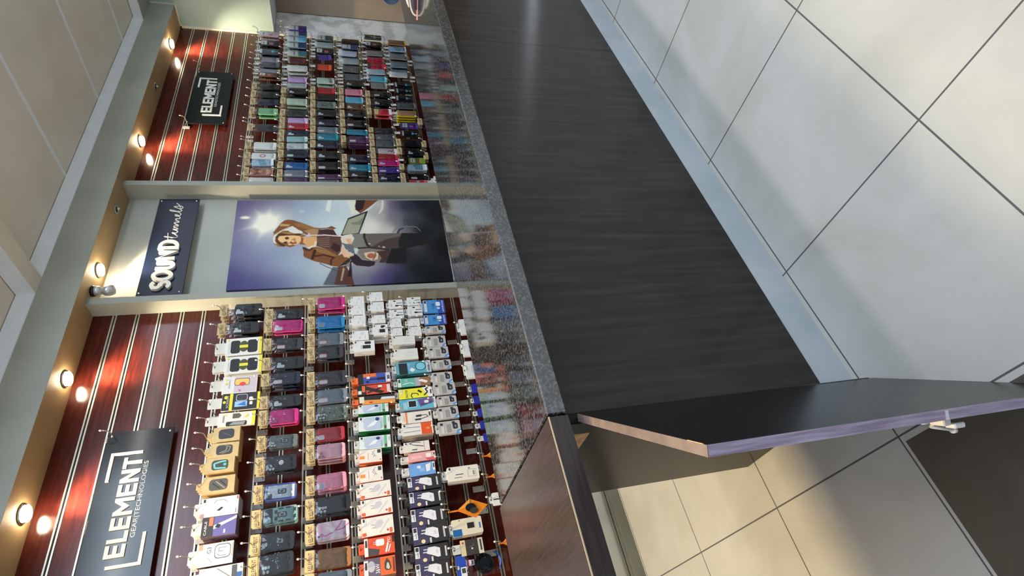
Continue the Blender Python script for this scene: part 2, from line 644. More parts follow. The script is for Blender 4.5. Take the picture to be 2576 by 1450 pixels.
def cove(path, inward):
    """sloped cornice strip with two beads along path (x, y) at the tray's edge"""
    mb = MB()
    for (a, b), (ia, ib) in zip(zip(path, path[1:]), zip(inward, inward[1:])):
        A0, A1 = Vector((a[0], a[1], ZL)), Vector((ia[0], ia[1], ZU))
        B0, B1 = Vector((b[0], b[1], ZL)), Vector((ib[0], ib[1], ZU))
        prof = [0.0, 0.10, 0.28, 0.5, 0.72, 0.88, 0.90, 1.0]
        bulge = [0.0, 0.004, -0.004, -0.007, -0.004, 0.0, 0.004, 0.004]
        va, vb = [], []
        for t, g in zip(prof, bulge):
            off = Vector((0, 0, -g))
            va.append(A0.lerp(A1, t) + off)
            vb.append(B0.lerp(B1, t) + off)
        n = len(prof)
        mb.addv(va + vb, [(i, i + 1, n + i + 1, n + i) for i in range(n - 1)], M_CORN)
    return mb


d = 0.045
structure(cove([(5.485, 1.55), (5.485, YB), (2.45, YB)], [(5.485 - d, 1.55), (5.485 - d, YB - d), (2.45, YB - d)]), 'trim_3')
structure(cove([(2.336, 1.95), (2.336, YB), (-1.2, YB)], [(2.336 - d, 1.95), (2.336 - d, YB - d), (-1.2, YB - d)]), 'trim_4')

# two posts framing the poster bay
structure(MB().box(XD2, XD2 + 0.045, 2.895, YW + 0.012, 0.0, ZS, M_TRIMGREY), 'trim_1')
structure(MB().box(XD1, XD1 + 0.045, 2.885, YW + 0.012, 0.0, ZS, M_TRIMGREY), 'trim_2')

# ------------------------------------------------------------------ slatted display boards
Z0, Q = 2.7873, 0.11971


def slatwall(x0, x1, label):
    t = thing('slatwall_panel', label, 'display wall', (x0, YW, 0.45))
    mb = MB()
    zs = [ZS] + [Z0 - k * Q for k in range(20)]
    for k in range(len(zs) - 1):
        top = zs[k] - (0.0 if k == 0 else 0.0115)
        mb.box(0, x1 - x0, 0.0, 0.0105, zs[k + 1] + 0.0115 - 0.45, top - 0.45, M_MAHOG)
    mb.build('board', t)
    for z in zs[1:]:
        g = MB()
        zz = z - 0.45
        g.box(0, x1 - x0, -0.0015, 0.010, zz + 0.0045, zz + 0.0115, M_ALU)
        g.box(0, x1 - x0, -0.0015, 0.010, zz - 0.0115, zz - 0.0045, M_ALU)
        g.box(0, x1 - x0, 0.008, 0.0105, zz - 0.0045, zz + 0.0045, M_SLOT)
        g.build('groove_channel', t)
    return t


slatwall(-1.1, XD2, 'mahogany slatted display board behind the big black sign, nearest the counter flap')
slatwall(XD1 + 0.045, XE - 0.012, 'mahogany slatted display board behind the small black sign, beside the green end wall')

# ------------------------------------------------------------------ counter
YF_, YK_ = 1.123, 1.753
t = thing('counter', 'long shop counter with speckled granite top and dark wood front', 'counter', (0.5, 1.2, 0))
g = MB().bbox(0.508, 6.32, YF_, YK_, 0.95, 1.0, M_GRAN, 0.003)
g.build('worktop', t, (-0.5, -1.2, 0))
MB().box(0.518, 2.42, 1.203, 1.221, 0.122, 0.95, M_DARKWOOD).box(2.4215, 4.4, 1.203, 1.221, 0.122, 0.95, M_DARKWOOD).box(4.4015, 6.32, 1.203, 1.221, 0.122, 0.95, M_DARKWOOD).build('front_panel', t, (-0.5, -1.2, 0))
MB().bbox(0.518, 6.32, 1.205, 1.221, 0.0, 0.122, M_SKIRT, 0.002).build('skirting', t, (-0.5, -1.2, 0))
MB().box(0.518, 0.535, 1.2215, 1.83, 0.0, 0.95, M_DARKFLAT).build('end_panel', t, (-0.5, -1.2, 0))
MB().box(0.505, 0.518, 1.215, 1.40, 0.85, 0.949, M_CHIP).build('chipboard_packer', t, (-0.5, -1.2, 0))
MB().bbox(0.489, 0.518, 1.150, 1.2205, 0.0, 0.949, M_DARKFLAT, 0.004).build('end_post', t, (-0.5, -1.2, 0))
MB().box(0.536, 6.32, 1.812, 1.83, 0.0, 0.949, M_DARKFLAT).build('back_panel', t, (-0.5, -1.2, 0))

t = thing('counter_flap', 'brown wood laminate lift-up flap continuing the granite counter', 'counter flap', (0.0, 1.2, 0.95))
MB().box(-0.30, 0.500, 1.120, 1.768, 0.951, 0.9985, M_FLAPEDGE).build('edge_band', t, (0, -1.2, -0.95))
MB().box(-0.30, 0.5005, 1.1215, 1.7665, 0.9985, 1.0, M_FLAP).build('top_sheet', t, (0, -1.2, -0.95))
MB().box(-0.30, 0.5005, 1.119, 1.1215, 0.9975, 1.0003, mat('worn_cream_edge', (200, 180, 150), 0.4)).build('edge_line', t, (0, -1.2, -0.95))

# gate: hinged at the counter's end post, swung towards the viewer
ang = math.atan2(-0.849, -0.528)
t = thing('swing_gate', 'low dark wood gate standing open at the counter end', 'gate', (0.502, 1.146, 0.0), rot=(0, 0, ang))
LG = 0.505
MB().box(0.004, LG, -0.009, 0.009, 0.004, 0.918, M_DARKFLAT).build('panel', t)
MB().box(LG, LG + 0.0012, -0.0092, 0.0092, 0.004, 0.918, M_EDGE).build('edge_band', t)
MB().box(0.004, LG + 0.0012, -0.0092, 0.0092, 0.918, 0.9195, M_TOPEDGE).build('top_edge_band', t)
MB().bbox(LG - 0.05, LG - 0.008, 0.0088, 0.0102, 0.9185, 0.9200, M_CHIP, 0.0004).build('chipped_corner', t)
# little white latch on the far face, near the free edge
la = MB()
la.bbox(LG - 0.042, LG - 0.014, -0.024, -0.0092, 0.40, 0.418, M_TIP, 0.002)
la.bbox(LG - 0.030, LG - 0.010, -0.030, -0.020, 0.372, 0.398, M_TIP, 0.002)
lt = la.build('latch', t)
b_ = MB().tube([(LG - 0.052, -0.030, 0.401), (LG - 0.052, -0.042, 0.35)], 0.0035, M_TIP, 10)
b_.lathe([(0.001, -0.004), (0.006, -0.003), (0.006, 0.004), (0.001, 0.005)], M_TIP, (LG - 0.052, -0.043, 0.346), (0, 0, 1), 12)
b_.tube([(LG - 0.052, -0.030, 0.401), (LG - 0.035, -0.016, 0.408)], 0.003, M_TIP, 8)
b_.build('bolt', lt)
MB().lathe([(0.001, 0.0), (0.010, 0.001), (0.008, 0.005), (0.001, 0.007)], M_TIP, (LG - 0.02, -0.0092, 0.46), (0, -1, 0), 14).build('screw_cap', t)
MB().box(LG + 0.0012, LG + 0.0018, -0.009, 0.007, 0.425, 0.432, M_WHITECARD).build('tape', t)

# ------------------------------------------------------------------ signs
def logo_sign(x0, label):
    t = thing('wall_sign', label, 'sign', (x0, YW - 0.036, 2.355), 'black logo signs' if False else None)
    MB().bbox(0, 0.786, 0.0, 0.008, 0, 0.300, M_BLACKSIGN, 0.0012).build('board', t)
    lg = MB()
    yf, yb = -0.006, -0.0002

    def bar(a0, b0, a1, b1):
        nonlocal lg
        lg.box(a0, a1, yf, yb, b0, b1, M_LETTER)
    w = 0.014
    ox, oz = 0.744, 2.355

    def seg(xa, za, xb, zb):
        bar(min(xa, xb) - ox - (w / 2 if xa == xb else 0), min(za, zb) - oz - (w / 2 if za == zb else 0), max(xa, xb) - ox + (w / 2 if xa == xb else 0), max(za, zb) - oz + (w / 2 if za == zb else 0))
    # corner brackets
    seg(1.268, 2.612, 1.414, 2.612); seg(1.407, 2.479, 1.407, 2.605)
    lg.build('bracket', t)
    lg = MB()
    seg(0.858, 2.406, 1.003, 2.406); seg(0.865, 2.413, 0.865, 2.540)
    lg.build('bracket', t)
    # block letters
    le = MB()
    H0, H1 = 2.474 - oz, 2.556 - oz
    s = 0.0165

    def L_(pts):
        le.plate(pts, yf, yb, M_LETTER)

    def rect(a, b, c_, d_):
        L_([(a, c_), (b, c_), (b, d_), (a, d_)])

    def E_(x, wd):
        rect(x, x + s, H0, H1)
        hh = (H1 - H0)
        rect(x + s, x + wd, H0, H0 + s)
        rect(x + s, x + wd * 0.94, H0 + hh / 2 - s / 2, H0 + hh / 2 + s / 2)
        rect(x + s, x + wd, H1 - s, H1)
    x = 0.905 - ox
    E_(x, 0.056); x += 0.066
    rect(x, x + s, H0, H1); rect(x + s, x + 0.050, H0, H0 + s); x += 0.058
    E_(x, 0.056); x += 0.066
    rect(x, x + s, H0, H1); rect(x + 0.066, x + 0.066 + s, H0, H1)
    L_([(x + s, H1), (x + s, H1 - 0.030), (x + 0.0412, H0 + 0.018), (x + 0.0412, H0 + 0.048)])
    L_([(x + 0.066, H1), (x + 0.0412, H0 + 0.048), (x + 0.0412, H0 + 0.018), (x + 0.066, H1 - 0.030)]); x += 0.093
    E_(x, 0.056); x += 0.066
    rect(x, x + s, H0, H1); rect(x + 0.048, x + 0.048 + s, H0, H1)
    L_([(x + s, H1), (x + s, H1 - 0.030), (x + 0.048, H0), (x + 0.048, H0 + 0.030)]); x += 0.073
    rect(x, x + 0.056, H1 - s, H1); rect(x + 0.020, x + 0.020 + s, H0, H1 - s)
    le.build('lettering', t)
    sm = MB()
    put_text(sm, 'GEAR|TECHNOLOGIES', 0.986 - ox, 1.356 - ox, 2.447 - oz, 2.467 - oz, -0.001, M_LETTER)
    sm.build('small_lettering', t)
    for sx in (0.02, 0.766):
        for sz in (0.018, 0.282):
            MB().lathe([(0.001, -0.0345), (0.006, -0.034), (0.006, 0.001), (0.005, 0.003), (0.001, 0.0035)], M_CHROME, (sx, 0, sz), (0, -1, 0), 14).build('standoff_screw', t)
    return t


logo_sign(0.744, 'big black sign with white bracket logo, above the slatted board nearest the flap')
logo_sign(4.217, 'small black sign with white bracket logo, on the slatted board by the green wall')

t = thing('wall_sign', 'navy sign with thick cream letters and white script above the canvas print', 'sign', (2.42, YW - 0.046, 2.436))
MB().bbox(0, 0.88, 0.0, 0.010, 0, 0.252, M_BLUESIGN, 0.0015).build('board', t)


def arc(cx, cz, rx, rz, a0, a1, n=14):
    return [(cx + rx * math.cos(math.radians(a0 + (a1 - a0) * k / n)), cz + rz * math.sin(math.radians(a0 + (a1 - a0) * k / n))) for k in range(n + 1)]


def strip(mb, pts, w, y0, y1, m, closed=False):
    """one solid stroke of width w with mitred joints, no overlapping faces"""
    n = len(pts)
    Lf, Rt = [], []
    for i in range(n):
        a = pts[i - 1] if (i > 0 or closed) else None
        b = pts[(i + 1) % n] if (i < n - 1 or closed) else None
        ns = []
        for p, q in ((a, pts[i]), (pts[i], b)):
            if p is not None and q is not None:
                dx, dz = q[0] - p[0], q[1] - p[1]
                l = math.hypot(dx, dz) or 1e-9
                ns.append((-dz / l, dx / l))
        nx, nz = sum(v[0] for v in ns) / len(ns), sum(v[1] for v in ns) / len(ns)
        k = max(nx * nx + nz * nz, 0.25)
        Lf.append((pts[i][0] + nx / k * w / 2, pts[i][1] + nz / k * w / 2))
        Rt.append((pts[i][0] - nx / k * w / 2, pts[i][1] - nz / k * w / 2))
    v = [(p[0], y0, p[1]) for p in Lf] + [(p[0], y0, p[1]) for p in Rt] + [(p[0], y1, p[1]) for p in Lf] + [(p[0], y1, p[1]) for p in Rt]
    f = []
    for i in range(n if closed else n - 1):
        j = (i + 1) % n
        f += [(i, n + i, n + j, j), (2 * n + i, 2 * n + j, 3 * n + j, 3 * n + i), (i, j, 2 * n + j, 2 * n + i), (n + i, 3 * n + i, 3 * n + j, n + j)]
    if not closed:
        f += [(0, 2 * n, 3 * n, n), (n - 1, 2 * n - 1, 4 * n - 1, 3 * n - 1)]
    mb.addv(v, f, m)


def fat_letter(mb, strokes, w, y0, y1, m):
    for pts in strokes:
        for k, q in enumerate(ribbon(pts, w)):
            mb.plate(q, y0 - 6e-6 * k, y1, m)
        for k, p in enumerate(pts):
            mb.plate(disc(p[0], p[1], w / 2, n=10), y0 - 6e-6 * k - 3e-6, y1, m)


hz = 0.076   # letter base in the sign
hh = 0.098
LW = 0.024
ly0, ly1 = -0.020, -0.0005
letters = []
x = 0.052
rS = hh / 4 - 0.002
S = arc(x + 0.022, hz + 3 * hh / 4, 0.024, rS, 30, 270, 12) + arc(x + 0.022, hz + hh / 4, 0.024, rS, 90, -150, 12)
O = arc(x + 0.098, hz + hh / 2, 0.034, hh / 2, 0, 360, 24)
U_ = [(x + 0.158, hz + hh), (x + 0.158, hz + 0.030)] + arc(x + 0.184, hz + 0.028, 0.026, 0.028, 180, 360, 10) + [(x + 0.210, hz + hh)]
N = [(x + 0.246, hz), (x + 0.246, hz + hh), (x + 0.302, hz), (x + 0.302, hz + hh)]
D_ = [(x + 0.338, hz), (x + 0.338, hz + hh)] + arc(x + 0.352, hz + hh / 2, 0.046, hh / 2, 90, -90, 14) + [(x + 0.338, hz)]
for nm, st in (('S', S), ('O', O), ('U', U_), ('N', N), ('D', D_)):
    mb = MB()
    closed = nm in 'OD'
    strip(mb, st[:-1] if closed else st, LW, ly0, ly1, M_LETTER, closed)
    mb.build('letter', t)
# handwriting: t u n n e l s
bx, bz, k_ = 0.478, 0.098, 1.0
scr = MB()


def S_(pts):
    out = []
    for i in range(len(pts) - 1):
        p0, p1, p2, p3 = pts[max(i - 1, 0)], pts[i], pts[i + 1], pts[min(i + 2, len(pts) - 1)]
        for j in range(5):
            u = j / 5.0
            out.append(tuple(0.5 * ((2 * p1[a]) + (-p0[a] + p2[a]) * u + (2 * p0[a] - 5 * p1[a] + 4 * p2[a] - p3[a]) * u * u + (-p0[a] + 3 * p1[a] - 3 * p2[a] + p3[a]) * u ** 3) for a in (0, 1)))
    out.append(pts[-1])
    return out


script_pts = [(0.030, 0.070), (0.020, 0.030), (0.016, 0.002), (0.030, -0.006), (0.052, 0.014), (0.064, 0.030), (0.060, 0.006), (0.074, -0.002), (0.092, 0.016), (0.098, 0.028), (0.094, 0.004), (0.104, 0.004),
              (0.118, 0.026), (0.128, 0.024), (0.128, 0.002), (0.140, 0.010), (0.154, 0.028), (0.164, 0.024), (0.164, 0.002), (0.176, 0.010), (0.190, 0.026), (0.198, 0.022), (0.198, 0.002), (0.214, 0.004), (0.236, 0.022), (0.238, 0.034), (0.228, 0.032), (0.226, 0.012), (0.240, 0.000),
              (0.262, 0.016), (0.286, 0.064), (0.284, 0.074), (0.274, 0.060), (0.270, 0.010), (0.280, 0.000), (0.300, 0.022), (0.318, 0.052), (0.322, 0.030), (0.322, 0.006), (0.306, -0.004), (0.300, 0.008), (0.330, 0.020), (0.352, 0.040)]
fat_letter(scr, [S_([(bx + p[0], bz + p[1]) for p in script_pts])], 0.0055, -0.004, -0.0005, M_LETTER)
fat_letter(scr, [[(bx + 0.002, bz + 0.046), (bx + 0.060, bz + 0.054)]], 0.0045, -0.004, -0.0005, M_LETTER)
scr.build('script_lettering', t)
for sx in (0.026, 0.858):
    for sz in (0.018, 0.236):
        MB().lathe([(0.001, -0.044), (0.007, -0.0435), (0.007, 0.001), (0.006, 0.004), (0.001, 0.005)], M_CHROME, (sx, 0, sz), (0, -1, 0), 14).build('standoff_screw', t)

SKY = [((.981,.995),(88,76,118)),((.98,.886),(98,88,122)),((.969,.776),(122,120,146)),((.978,.662),(150,165,185)),((.978,.546),(190,205,210)),((.976,.468),(210,220,220)),((.727,.983),(95,90,128)),((.454,.988),(100,98,138)),((.161,.99),(74,68,116)),((.034,.991),(66,66,118)),((.031,.888),(80,78,124)),((.04,.792),(100,102,140)),((.043,.692),(140,150,172)),((.036,.624),(175,185,190)),((.276,.897),(110,116,152)),((.269,.797),(140,152,178)),((.263,.729),(165,182,198)),((.127,.624),(190,204,206)),((.493,.905),(128,138,166)),((.535,.837),(165,178,192)),((.401,.834),(140,154,178)),((.866,.699),(150,172,192)),((.764,.624),(185,206,212)),((.664,.55),(210,222,220)),((.794,.808),(190,196,196)),((.336,.535),(205,215,212))]
CAR = [((.657,.368),(232,230,218)),((.708,.396),(214,212,200)),((.807,.323),(176,176,172)),((.938,.308),(204,202,196)),((.937,.257),(88,78,108)),((.805,.253),(112,108,128)),((.702,.228),(128,128,134)),((.604,.282),(206,204,196)),((.601,.213),(112,112,118)),((.91,.186),(42,46,64)),((.701,.187),(44,46,58)),((.963,.098),(28,32,38)),((.596,.122),(26,32,34)),((.8,.025),(26,28,32)),((.033,.083),(24,26,30)),((.127,.153),(28,33,36)),((.153,.448),(148,150,154)),((.046,.442),(116,116,132)),((.107,.405),(122,118,138)),((.059,.361),(86,76,122)),((.034,.317),(66,58,108)),((.03,.271),(38,40,54)),((.183,.402),(170,168,164)),((.168,.366),(128,124,140)),((.098,.323),(74,66,108)),((.316,.257),(28,30,34)),((.394,.015),(22,24,28))]
SHAPES = [('p',[(1.0,.574),(1.0,.558),(.909,.562),(.847,.569),(.862,.588),(.91,.585)],(222,226,220)),('p',[(1.004,.481),(1.004,.435),(.89,.437),(.853,.424),(.827,.432),(.811,.462),(.908,.471)],(222,222,204)),('p',[(.014,.603),(.115,.58),(.201,.559),(.192,.529),(.007,.534)],(98,102,112)),('p',[(.009,.557),(.104,.544),(.176,.532),(.206,.517),(.005,.516)],(92,66,56)),('p',[(.008,.548),(.196,.537),(.212,.5),(.098,.48),(.083,.473),(.0,.466)],(94,60,54)),('p',[(.052,.527),(.191,.514),(.175,.506),(.045,.521)],(176,156,128)),('p',[(1.004,.437),(.999,.322),(.893,.378),(.822,.418),(.872,.443)],(120,74,46)),('p',[(1.004,.435),(1.004,.389),(.889,.403),(.853,.424),(.877,.442),(.925,.443)],(46,36,40)),('car',[(.574,.423),(.773,.386),(.844,.38),(.996,.322),(.996,-0.001),(-0.044,.008),(.0,.467),(.143,.479),(.232,.47),(.385,.439)]),('p',[(.994,.307),(.993,.296),(.878,.302),(.815,.323),(.812,.329),(.907,.312)],(214,212,206)),('p',[(.222,.536),(.263,.48),(.188,.485),(.092,.496),(.084,.475),(.232,.475),(.262,.469)],(44,36,38)),('p',[(.212,.506),(.259,.48),(.225,.482),(.188,.487)],(128,126,124)),('p',[(.549,.519),(.763,.481),(.857,.38),(.808,.388),(.57,.431)],(38,33,36)),('p',[(.562,.513),(.746,.479),(.828,.394),(.579,.435)],(156,160,138)),('p',[(.707,.471),(.722,.431),(.774,.406),(.679,.417),(.68,.458)],(128,132,114)),('l',[(.244,.616),(.208,.59),(.159,.544)],.004,(70,76,84)),('p',[(.598,.827),(.711,.795),(.748,.776),(.753,.76),(.747,.74),(.712,.699),(.652,.638),(.646,.612),(.65,.581),(.67,.56),(.64,.538),(.625,.555),(.639,.581),(.63,.616),(.547,.628),(.548,.654),(.564,.668),(.592,.698),(.65,.723),(.675,.741),(.663,.759),(.637,.782),(.582,.816)],(128,84,52)),('p',[(.708,.699),(.65,.638),(.6,.646),(.638,.679),(.671,.719),(.709,.74)],(148,106,68)),('p',[(.618,.69),(.641,.64),(.636,.62),(.553,.628),(.564,.658)],(170,134,92)),('p',[(.705,.795),(.696,.751),(.672,.759),(.677,.799)],(192,154,104)),('p',[(.737,.78),(.742,.752),(.698,.741),(.702,.767)],(142,80,46)),('p',[(.578,.825),(.607,.811),(.631,.766),(.605,.75),(.581,.698),(.56,.678),(.53,.698),(.49,.701),(.451,.721),(.43,.747),(.444,.77),(.436,.797),(.471,.819)],(146,106,62)),('p',[(.587,.812),(.622,.793),(.641,.766),(.672,.747),(.675,.739),(.64,.723),(.613,.698),(.596,.692),(.587,.706),(.589,.75),(.62,.756),(.624,.782),(.592,.803),(.556,.814),(.507,.816),(.466,.807),(.486,.821),(.527,.825),(.567,.823)],(218,218,206)),('p',[(.536,.805),(.561,.798),(.564,.777),(.566,.738),(.556,.706),(.53,.699),(.499,.701),(.46,.717),(.451,.732),(.477,.748),(.483,.763),(.484,.779),(.49,.791),(.51,.803)],(230,190,134)),('p',[(.547,.813),(.586,.802),(.615,.758),(.589,.75),(.581,.698),(.562,.706),(.567,.738),(.563,.78),(.56,.798),(.525,.805),(.485,.791),(.464,.775),(.449,.767),(.437,.778),(.456,.794),(.496,.81)],(84,56,40)),('p',[(.596,.791),(.609,.754),(.582,.726),(.579,.757)],(170,124,74)),('p',[(.484,.779),(.503,.764),(.473,.759),(.462,.736),(.451,.724),(.43,.747),(.446,.767)],(140,92,62)),('p',[(.473,.759),(.475,.746),(.457,.738),(.453,.755)],(232,192,140)),('p',[(.533,.754),(.525,.755),(.52,.759),(.518,.763),(.521,.768),(.527,.772),(.534,.773),(.542,.772),(.547,.768),(.549,.763),(.547,.759),(.541,.755)],(84,54,42)),('p',[(.483,.763),(.478,.763),(.473,.766),(.472,.77),(.475,.774),(.478,.777),(.484,.778),(.49,.777),(.493,.774),(.495,.77),(.492,.767),(.489,.763)],(70,44,38)),('p',[(.492,.742),(.49,.742),(.488,.743),(.488,.744),(.489,.745),(.49,.746),(.492,.746),(.495,.746),(.496,.746),(.497,.744),(.496,.743),(.495,.742)],(120,66,52)),('l',[(.515,.739),(.527,.729),(.502,.729),(.483,.723)],.008,(196,128,96)),('l',[(.482,.746),(.475,.738),(.476,.725)],.01,(140,70,62)),('p',[(.541,.7),(.547,.63),(.496,.628),(.456,.638),(.412,.658),(.453,.685),(.46,.707),(.499,.701)],(216,166,114)),('p',[(.541,.7),(.53,.689),(.479,.692),(.449,.677),(.453,.685),(.46,.707),(.499,.701)],(150,88,60)),('p',[(.496,.638),(.491,.628),(.436,.63),(.402,.658),(.418,.677),(.451,.642)],(224,208,182)),('p',[(.625,.62),(.634,.581),(.622,.551),(.559,.537),(.547,.517),(.388,.515),(.324,.534),(.392,.579),(.436,.632),(.496,.628),(.547,.63)],(94,66,60)),('p',[(.625,.62),(.634,.581),(.622,.551),(.561,.539),(.567,.618)],(72,48,50)),('l',[(.516,.624),(.529,.572)],.004,(140,112,96)),('l',[(.496,.622),(.503,.572)],.004,(140,112,96)),('l',[(.477,.621),(.477,.572)],.004,(140,112,96)),('l',[(.458,.62),(.452,.572)],.004,(140,112,96)),('l',[(.438,.618),(.426,.572)],.004,(140,112,96)),('p',[(.471,.554),(.439,.526),(.388,.519),(.36,.539),(.411,.567)],(60,38,42)),('p',[(.419,.695),(.404,.685),(.398,.662),(.426,.644),(.425,.628),(.392,.579),(.324,.532),(.348,.511),(.307,.5),(.286,.48),(.225,.501),(.198,.532),(.209,.561),(.241,.599),(.269,.641),(.316,.684),(.341,.69),(.374,.687)],(126,82,52)),('p',[(.415,.636),(.387,.582),(.324,.54),(.309,.552),(.343,.595),(.375,.632)],(150,106,66)),('p',[(.427,.695),(.428,.685),(.402,.662),(.426,.648),(.401,.646),(.382,.66),(.394,.685)],(74,48,36)),('l',[(.386,.638),(.298,.649)],.012,(58,38,30)),('l',[(.322,.642),(.336,.599),(.303,.552)],.01,(70,44,34)),('l',[(.225,.568),(.278,.565),(.303,.552)],.008,(70,44,34)),('p',[(.198,.533),(.258,.504),(.291,.48),(.257,.479),(.219,.502)],(50,48,46)),('p',[(.517,.52),(.557,.503),(.572,.467),(.569,.402),(.569,.234),(.574,.148),(.495,.1),(.386,.21),(.405,.391),(.401,.458),(.419,.496),(.452,.515)],(128,124,116)),('p',[(.567,.402),(.569,.234),(.574,.148),(.495,.1),(.386,.21),(.408,.387)],(104,96,92)),('p',[(.497,.305),(.572,.148),(.495,.1),(.386,.21),(.406,.381),(.458,.34)],(76,62,62)),('p',[(.569,.224),(.563,.113),(.443,.069),(.372,.244),(.47,.246)],(36,36,40)),('p',[(.517,.52),(.557,.503),(.568,.467),(.514,.456),(.45,.47),(.451,.492),(.469,.515)],(218,212,196)),('p',[(.508,.498),(.515,.472),(.45,.468),(.454,.486)],(222,172,134)),('p',[(.452,.508),(.441,.464),(.33,.456),(.363,.487),(.404,.502)],(104,110,116)),('p',[(.353,.44),(.392,.43),(.401,.391),(.382,.293),(.374,.277),(.251,.332),(.247,.38),(.282,.426)],(126,120,112)),('p',[(.355,.357),(.381,.277),(.37,.227),(.231,.268),(.23,.348),(.283,.334)],(72,52,52)),('p',[(.382,.283),(.386,.21),(.212,.22),(.219,.317)],(34,32,36)),('p',[(.343,.415),(.356,.376),(.338,.347),(.269,.353),(.254,.379),(.288,.407)],(216,196,160)),('p',[(.308,.362),(.293,.365),(.283,.373),(.28,.383),(.285,.393),(.296,.4),(.311,.402),(.325,.399),(.336,.391),(.34,.381),(.335,.372),(.323,.365)],(168,98,78)),('l',[(.34,.363),(.308,.361),(.263,.376)],.006,(120,90,76)),('p',[(.302,.483),(.338,.456),(.307,.441),(.266,.426),(.243,.364),(.201,.372),(.188,.397),(.207,.453),(.247,.474)],(52,40,46)),('p',[(.421,.52),(.425,.51),(.381,.504),(.387,.49),(.375,.487),(.348,.502),(.361,.475),(.347,.474),(.321,.5),(.333,.464),(.318,.462),(.298,.489),(.303,.507),(.342,.516),(.366,.521)],(226,182,146)),('l',[(.564,.407),(.528,.408),(.43,.396),(.406,.384)],.012,(52,44,44)),('l',[(.4,.439),(.405,.391),(.375,.297)],.01,(56,46,48)),('p',[(.449,.38),(.444,.382),(.441,.384),(.44,.386),(.441,.388),(.445,.391),(.45,.391),(.453,.391),(.457,.388),(.458,.386),(.457,.383),(.453,.381)],(196,182,140)),('p',[(.417,.337),(.413,.338),(.411,.34),(.409,.342),(.411,.343),(.413,.344),(.417,.345),(.42,.344),(.422,.343),(.422,.341),(.422,.339),(.419,.338)],(196,182,140)),('p',[(.404,.313),(.399,.314),(.394,.317),(.393,.32),(.395,.323),(.399,.325),(.405,.326),(.411,.325),(.414,.322),(.415,.319),(.414,.315),(.409,.313)],(196,182,140)),('l',[(.579,.268),(.638,.244),(.65,.195),(.643,.146),(.591,.129)],.005,(116,118,126)),('l',[(.574,.244),(.612,.232),(.628,.214)],.01,(60,60,70)),('l',[(.885,.188),(.663,.207)],.003,(70,70,86)),('l',[(.564,.67),(.56,.628),(.563,.594),(.543,.513)],.007,(226,206,206)),('l',[(.575,.667),(.585,.664)],.006,(226,206,206))]
SUN,FLARE,SPOT2 = (.714,.856),(.783,.956),(.856,.699)
RAYS = [(.634,.979),(.895,.919),(.909,.847),(.484,.896),(.818,.795)]


def inside(poly, X, Y):
    r = np.zeros(X.shape, bool)
    n = len(poly)
    for i in range(n):
        (xa, ya), (xb, yb) = poly[i], poly[(i + 1) % n]
        if ya == yb:
            continue
        c_ = (ya > Y) != (yb > Y)
        r ^= c_ & (X < (xb - xa) * (Y - ya) / (yb - ya) + xa)
    return r


def idw(samples, X, Y, soft):
    num = np.zeros(X.shape + (3,)); den = np.zeros(X.shape)
    for (px, py), c in samples:
        w_ = 1.0 / (((X - px) * 0.573) ** 2 + (Y - py) ** 2 + soft) ** 2.0
        num += w_[..., None] * np.array(c, float); den += w_
    return num / den[..., None]


def canvas_colours(nx, nz, ss=2):
    """the printed picture (sRGB 0-255) at nx by nz points, rows from the bottom"""
    X, Y = np.meshgrid((np.arange(nx * ss) + 0.5) / (nx * ss), (np.arange(nz * ss) + 0.5) / (nz * ss))
    img = idw(SKY, X, Y, 8e-3)
    AX = 0.573
    dx, dy = (X - SUN[0]) * AX, Y - SUN[1]
    rr = np.hypot(dx, dy)
    glow = np.exp(-(rr / 0.055) ** 2) + 0.5 * np.exp(-(rr / 0.10) ** 2)
    for q in RAYS:
        ux, uy = (q[0] - SUN[0]) * AX, q[1] - SUN[1]
        l = math.hypot(ux, uy); ux /= l; uy /= l
        al, pe = dx * ux + dy * uy, np.abs(-dx * uy + dy * ux)
        glow += 0.55 * np.exp(-(pe / (0.004 + 0.02 * np.clip(1 - al / (l * 1.1), 0, 1))) ** 2) * np.clip(1 - al / (l * 1.15), 0, 1) * (al > 0)
    fx, fy = (X - FLARE[0]) * AX, Y - FLARE[1]
    glow += 0.8 * np.exp(-((fx / 0.011) ** 2 + (fy / 0.022) ** 2) ** 2)
    fx, fy = (X - SPOT2[0]) * AX, Y - SPOT2[1]
    glow += 0.3 * np.exp(-((fx / 0.012) ** 2 + (fy / 0.014) ** 2) ** 2)
    glow = np.clip(glow, 0, 1)[..., None]
    img = img * (1 - glow) + np.array([236, 236, 222.0]) * glow
    car = idw(CAR, X, Y, 2e-3)
    for s_ in SHAPES:
        if s_[0] == 'car':
            k = inside(s_[1], X, Y); img[k] = car[k]
        elif s_[0] == 'p':
            k = inside(s_[1], X, Y); img[k] = s_[2]
        else:
            pts = s_[1]
            for a, b in zip(pts, pts[1:]):
                ax, ay, bx_, by_ = a[0] * AX, a[1], b[0] * AX, b[1]
                ux, uy = bx_ - ax, by_ - ay
                l2 = ux * ux + uy * uy + 1e-12
                u = np.clip(((X * AX - ax) * ux + (Y - ay) * uy) / l2, 0, 1)
                k = np.hypot(X * AX - ax - u * ux, Y - ay - u * uy) < s_[2] / 2
                img[k] = s_[3]
    img = img + rng.normal(0, 3.0, X.shape)[..., None]
    img = img.reshape(nz, ss, nx, ss, 3).mean((1, 3))
    return np.clip(img, 0, 255)


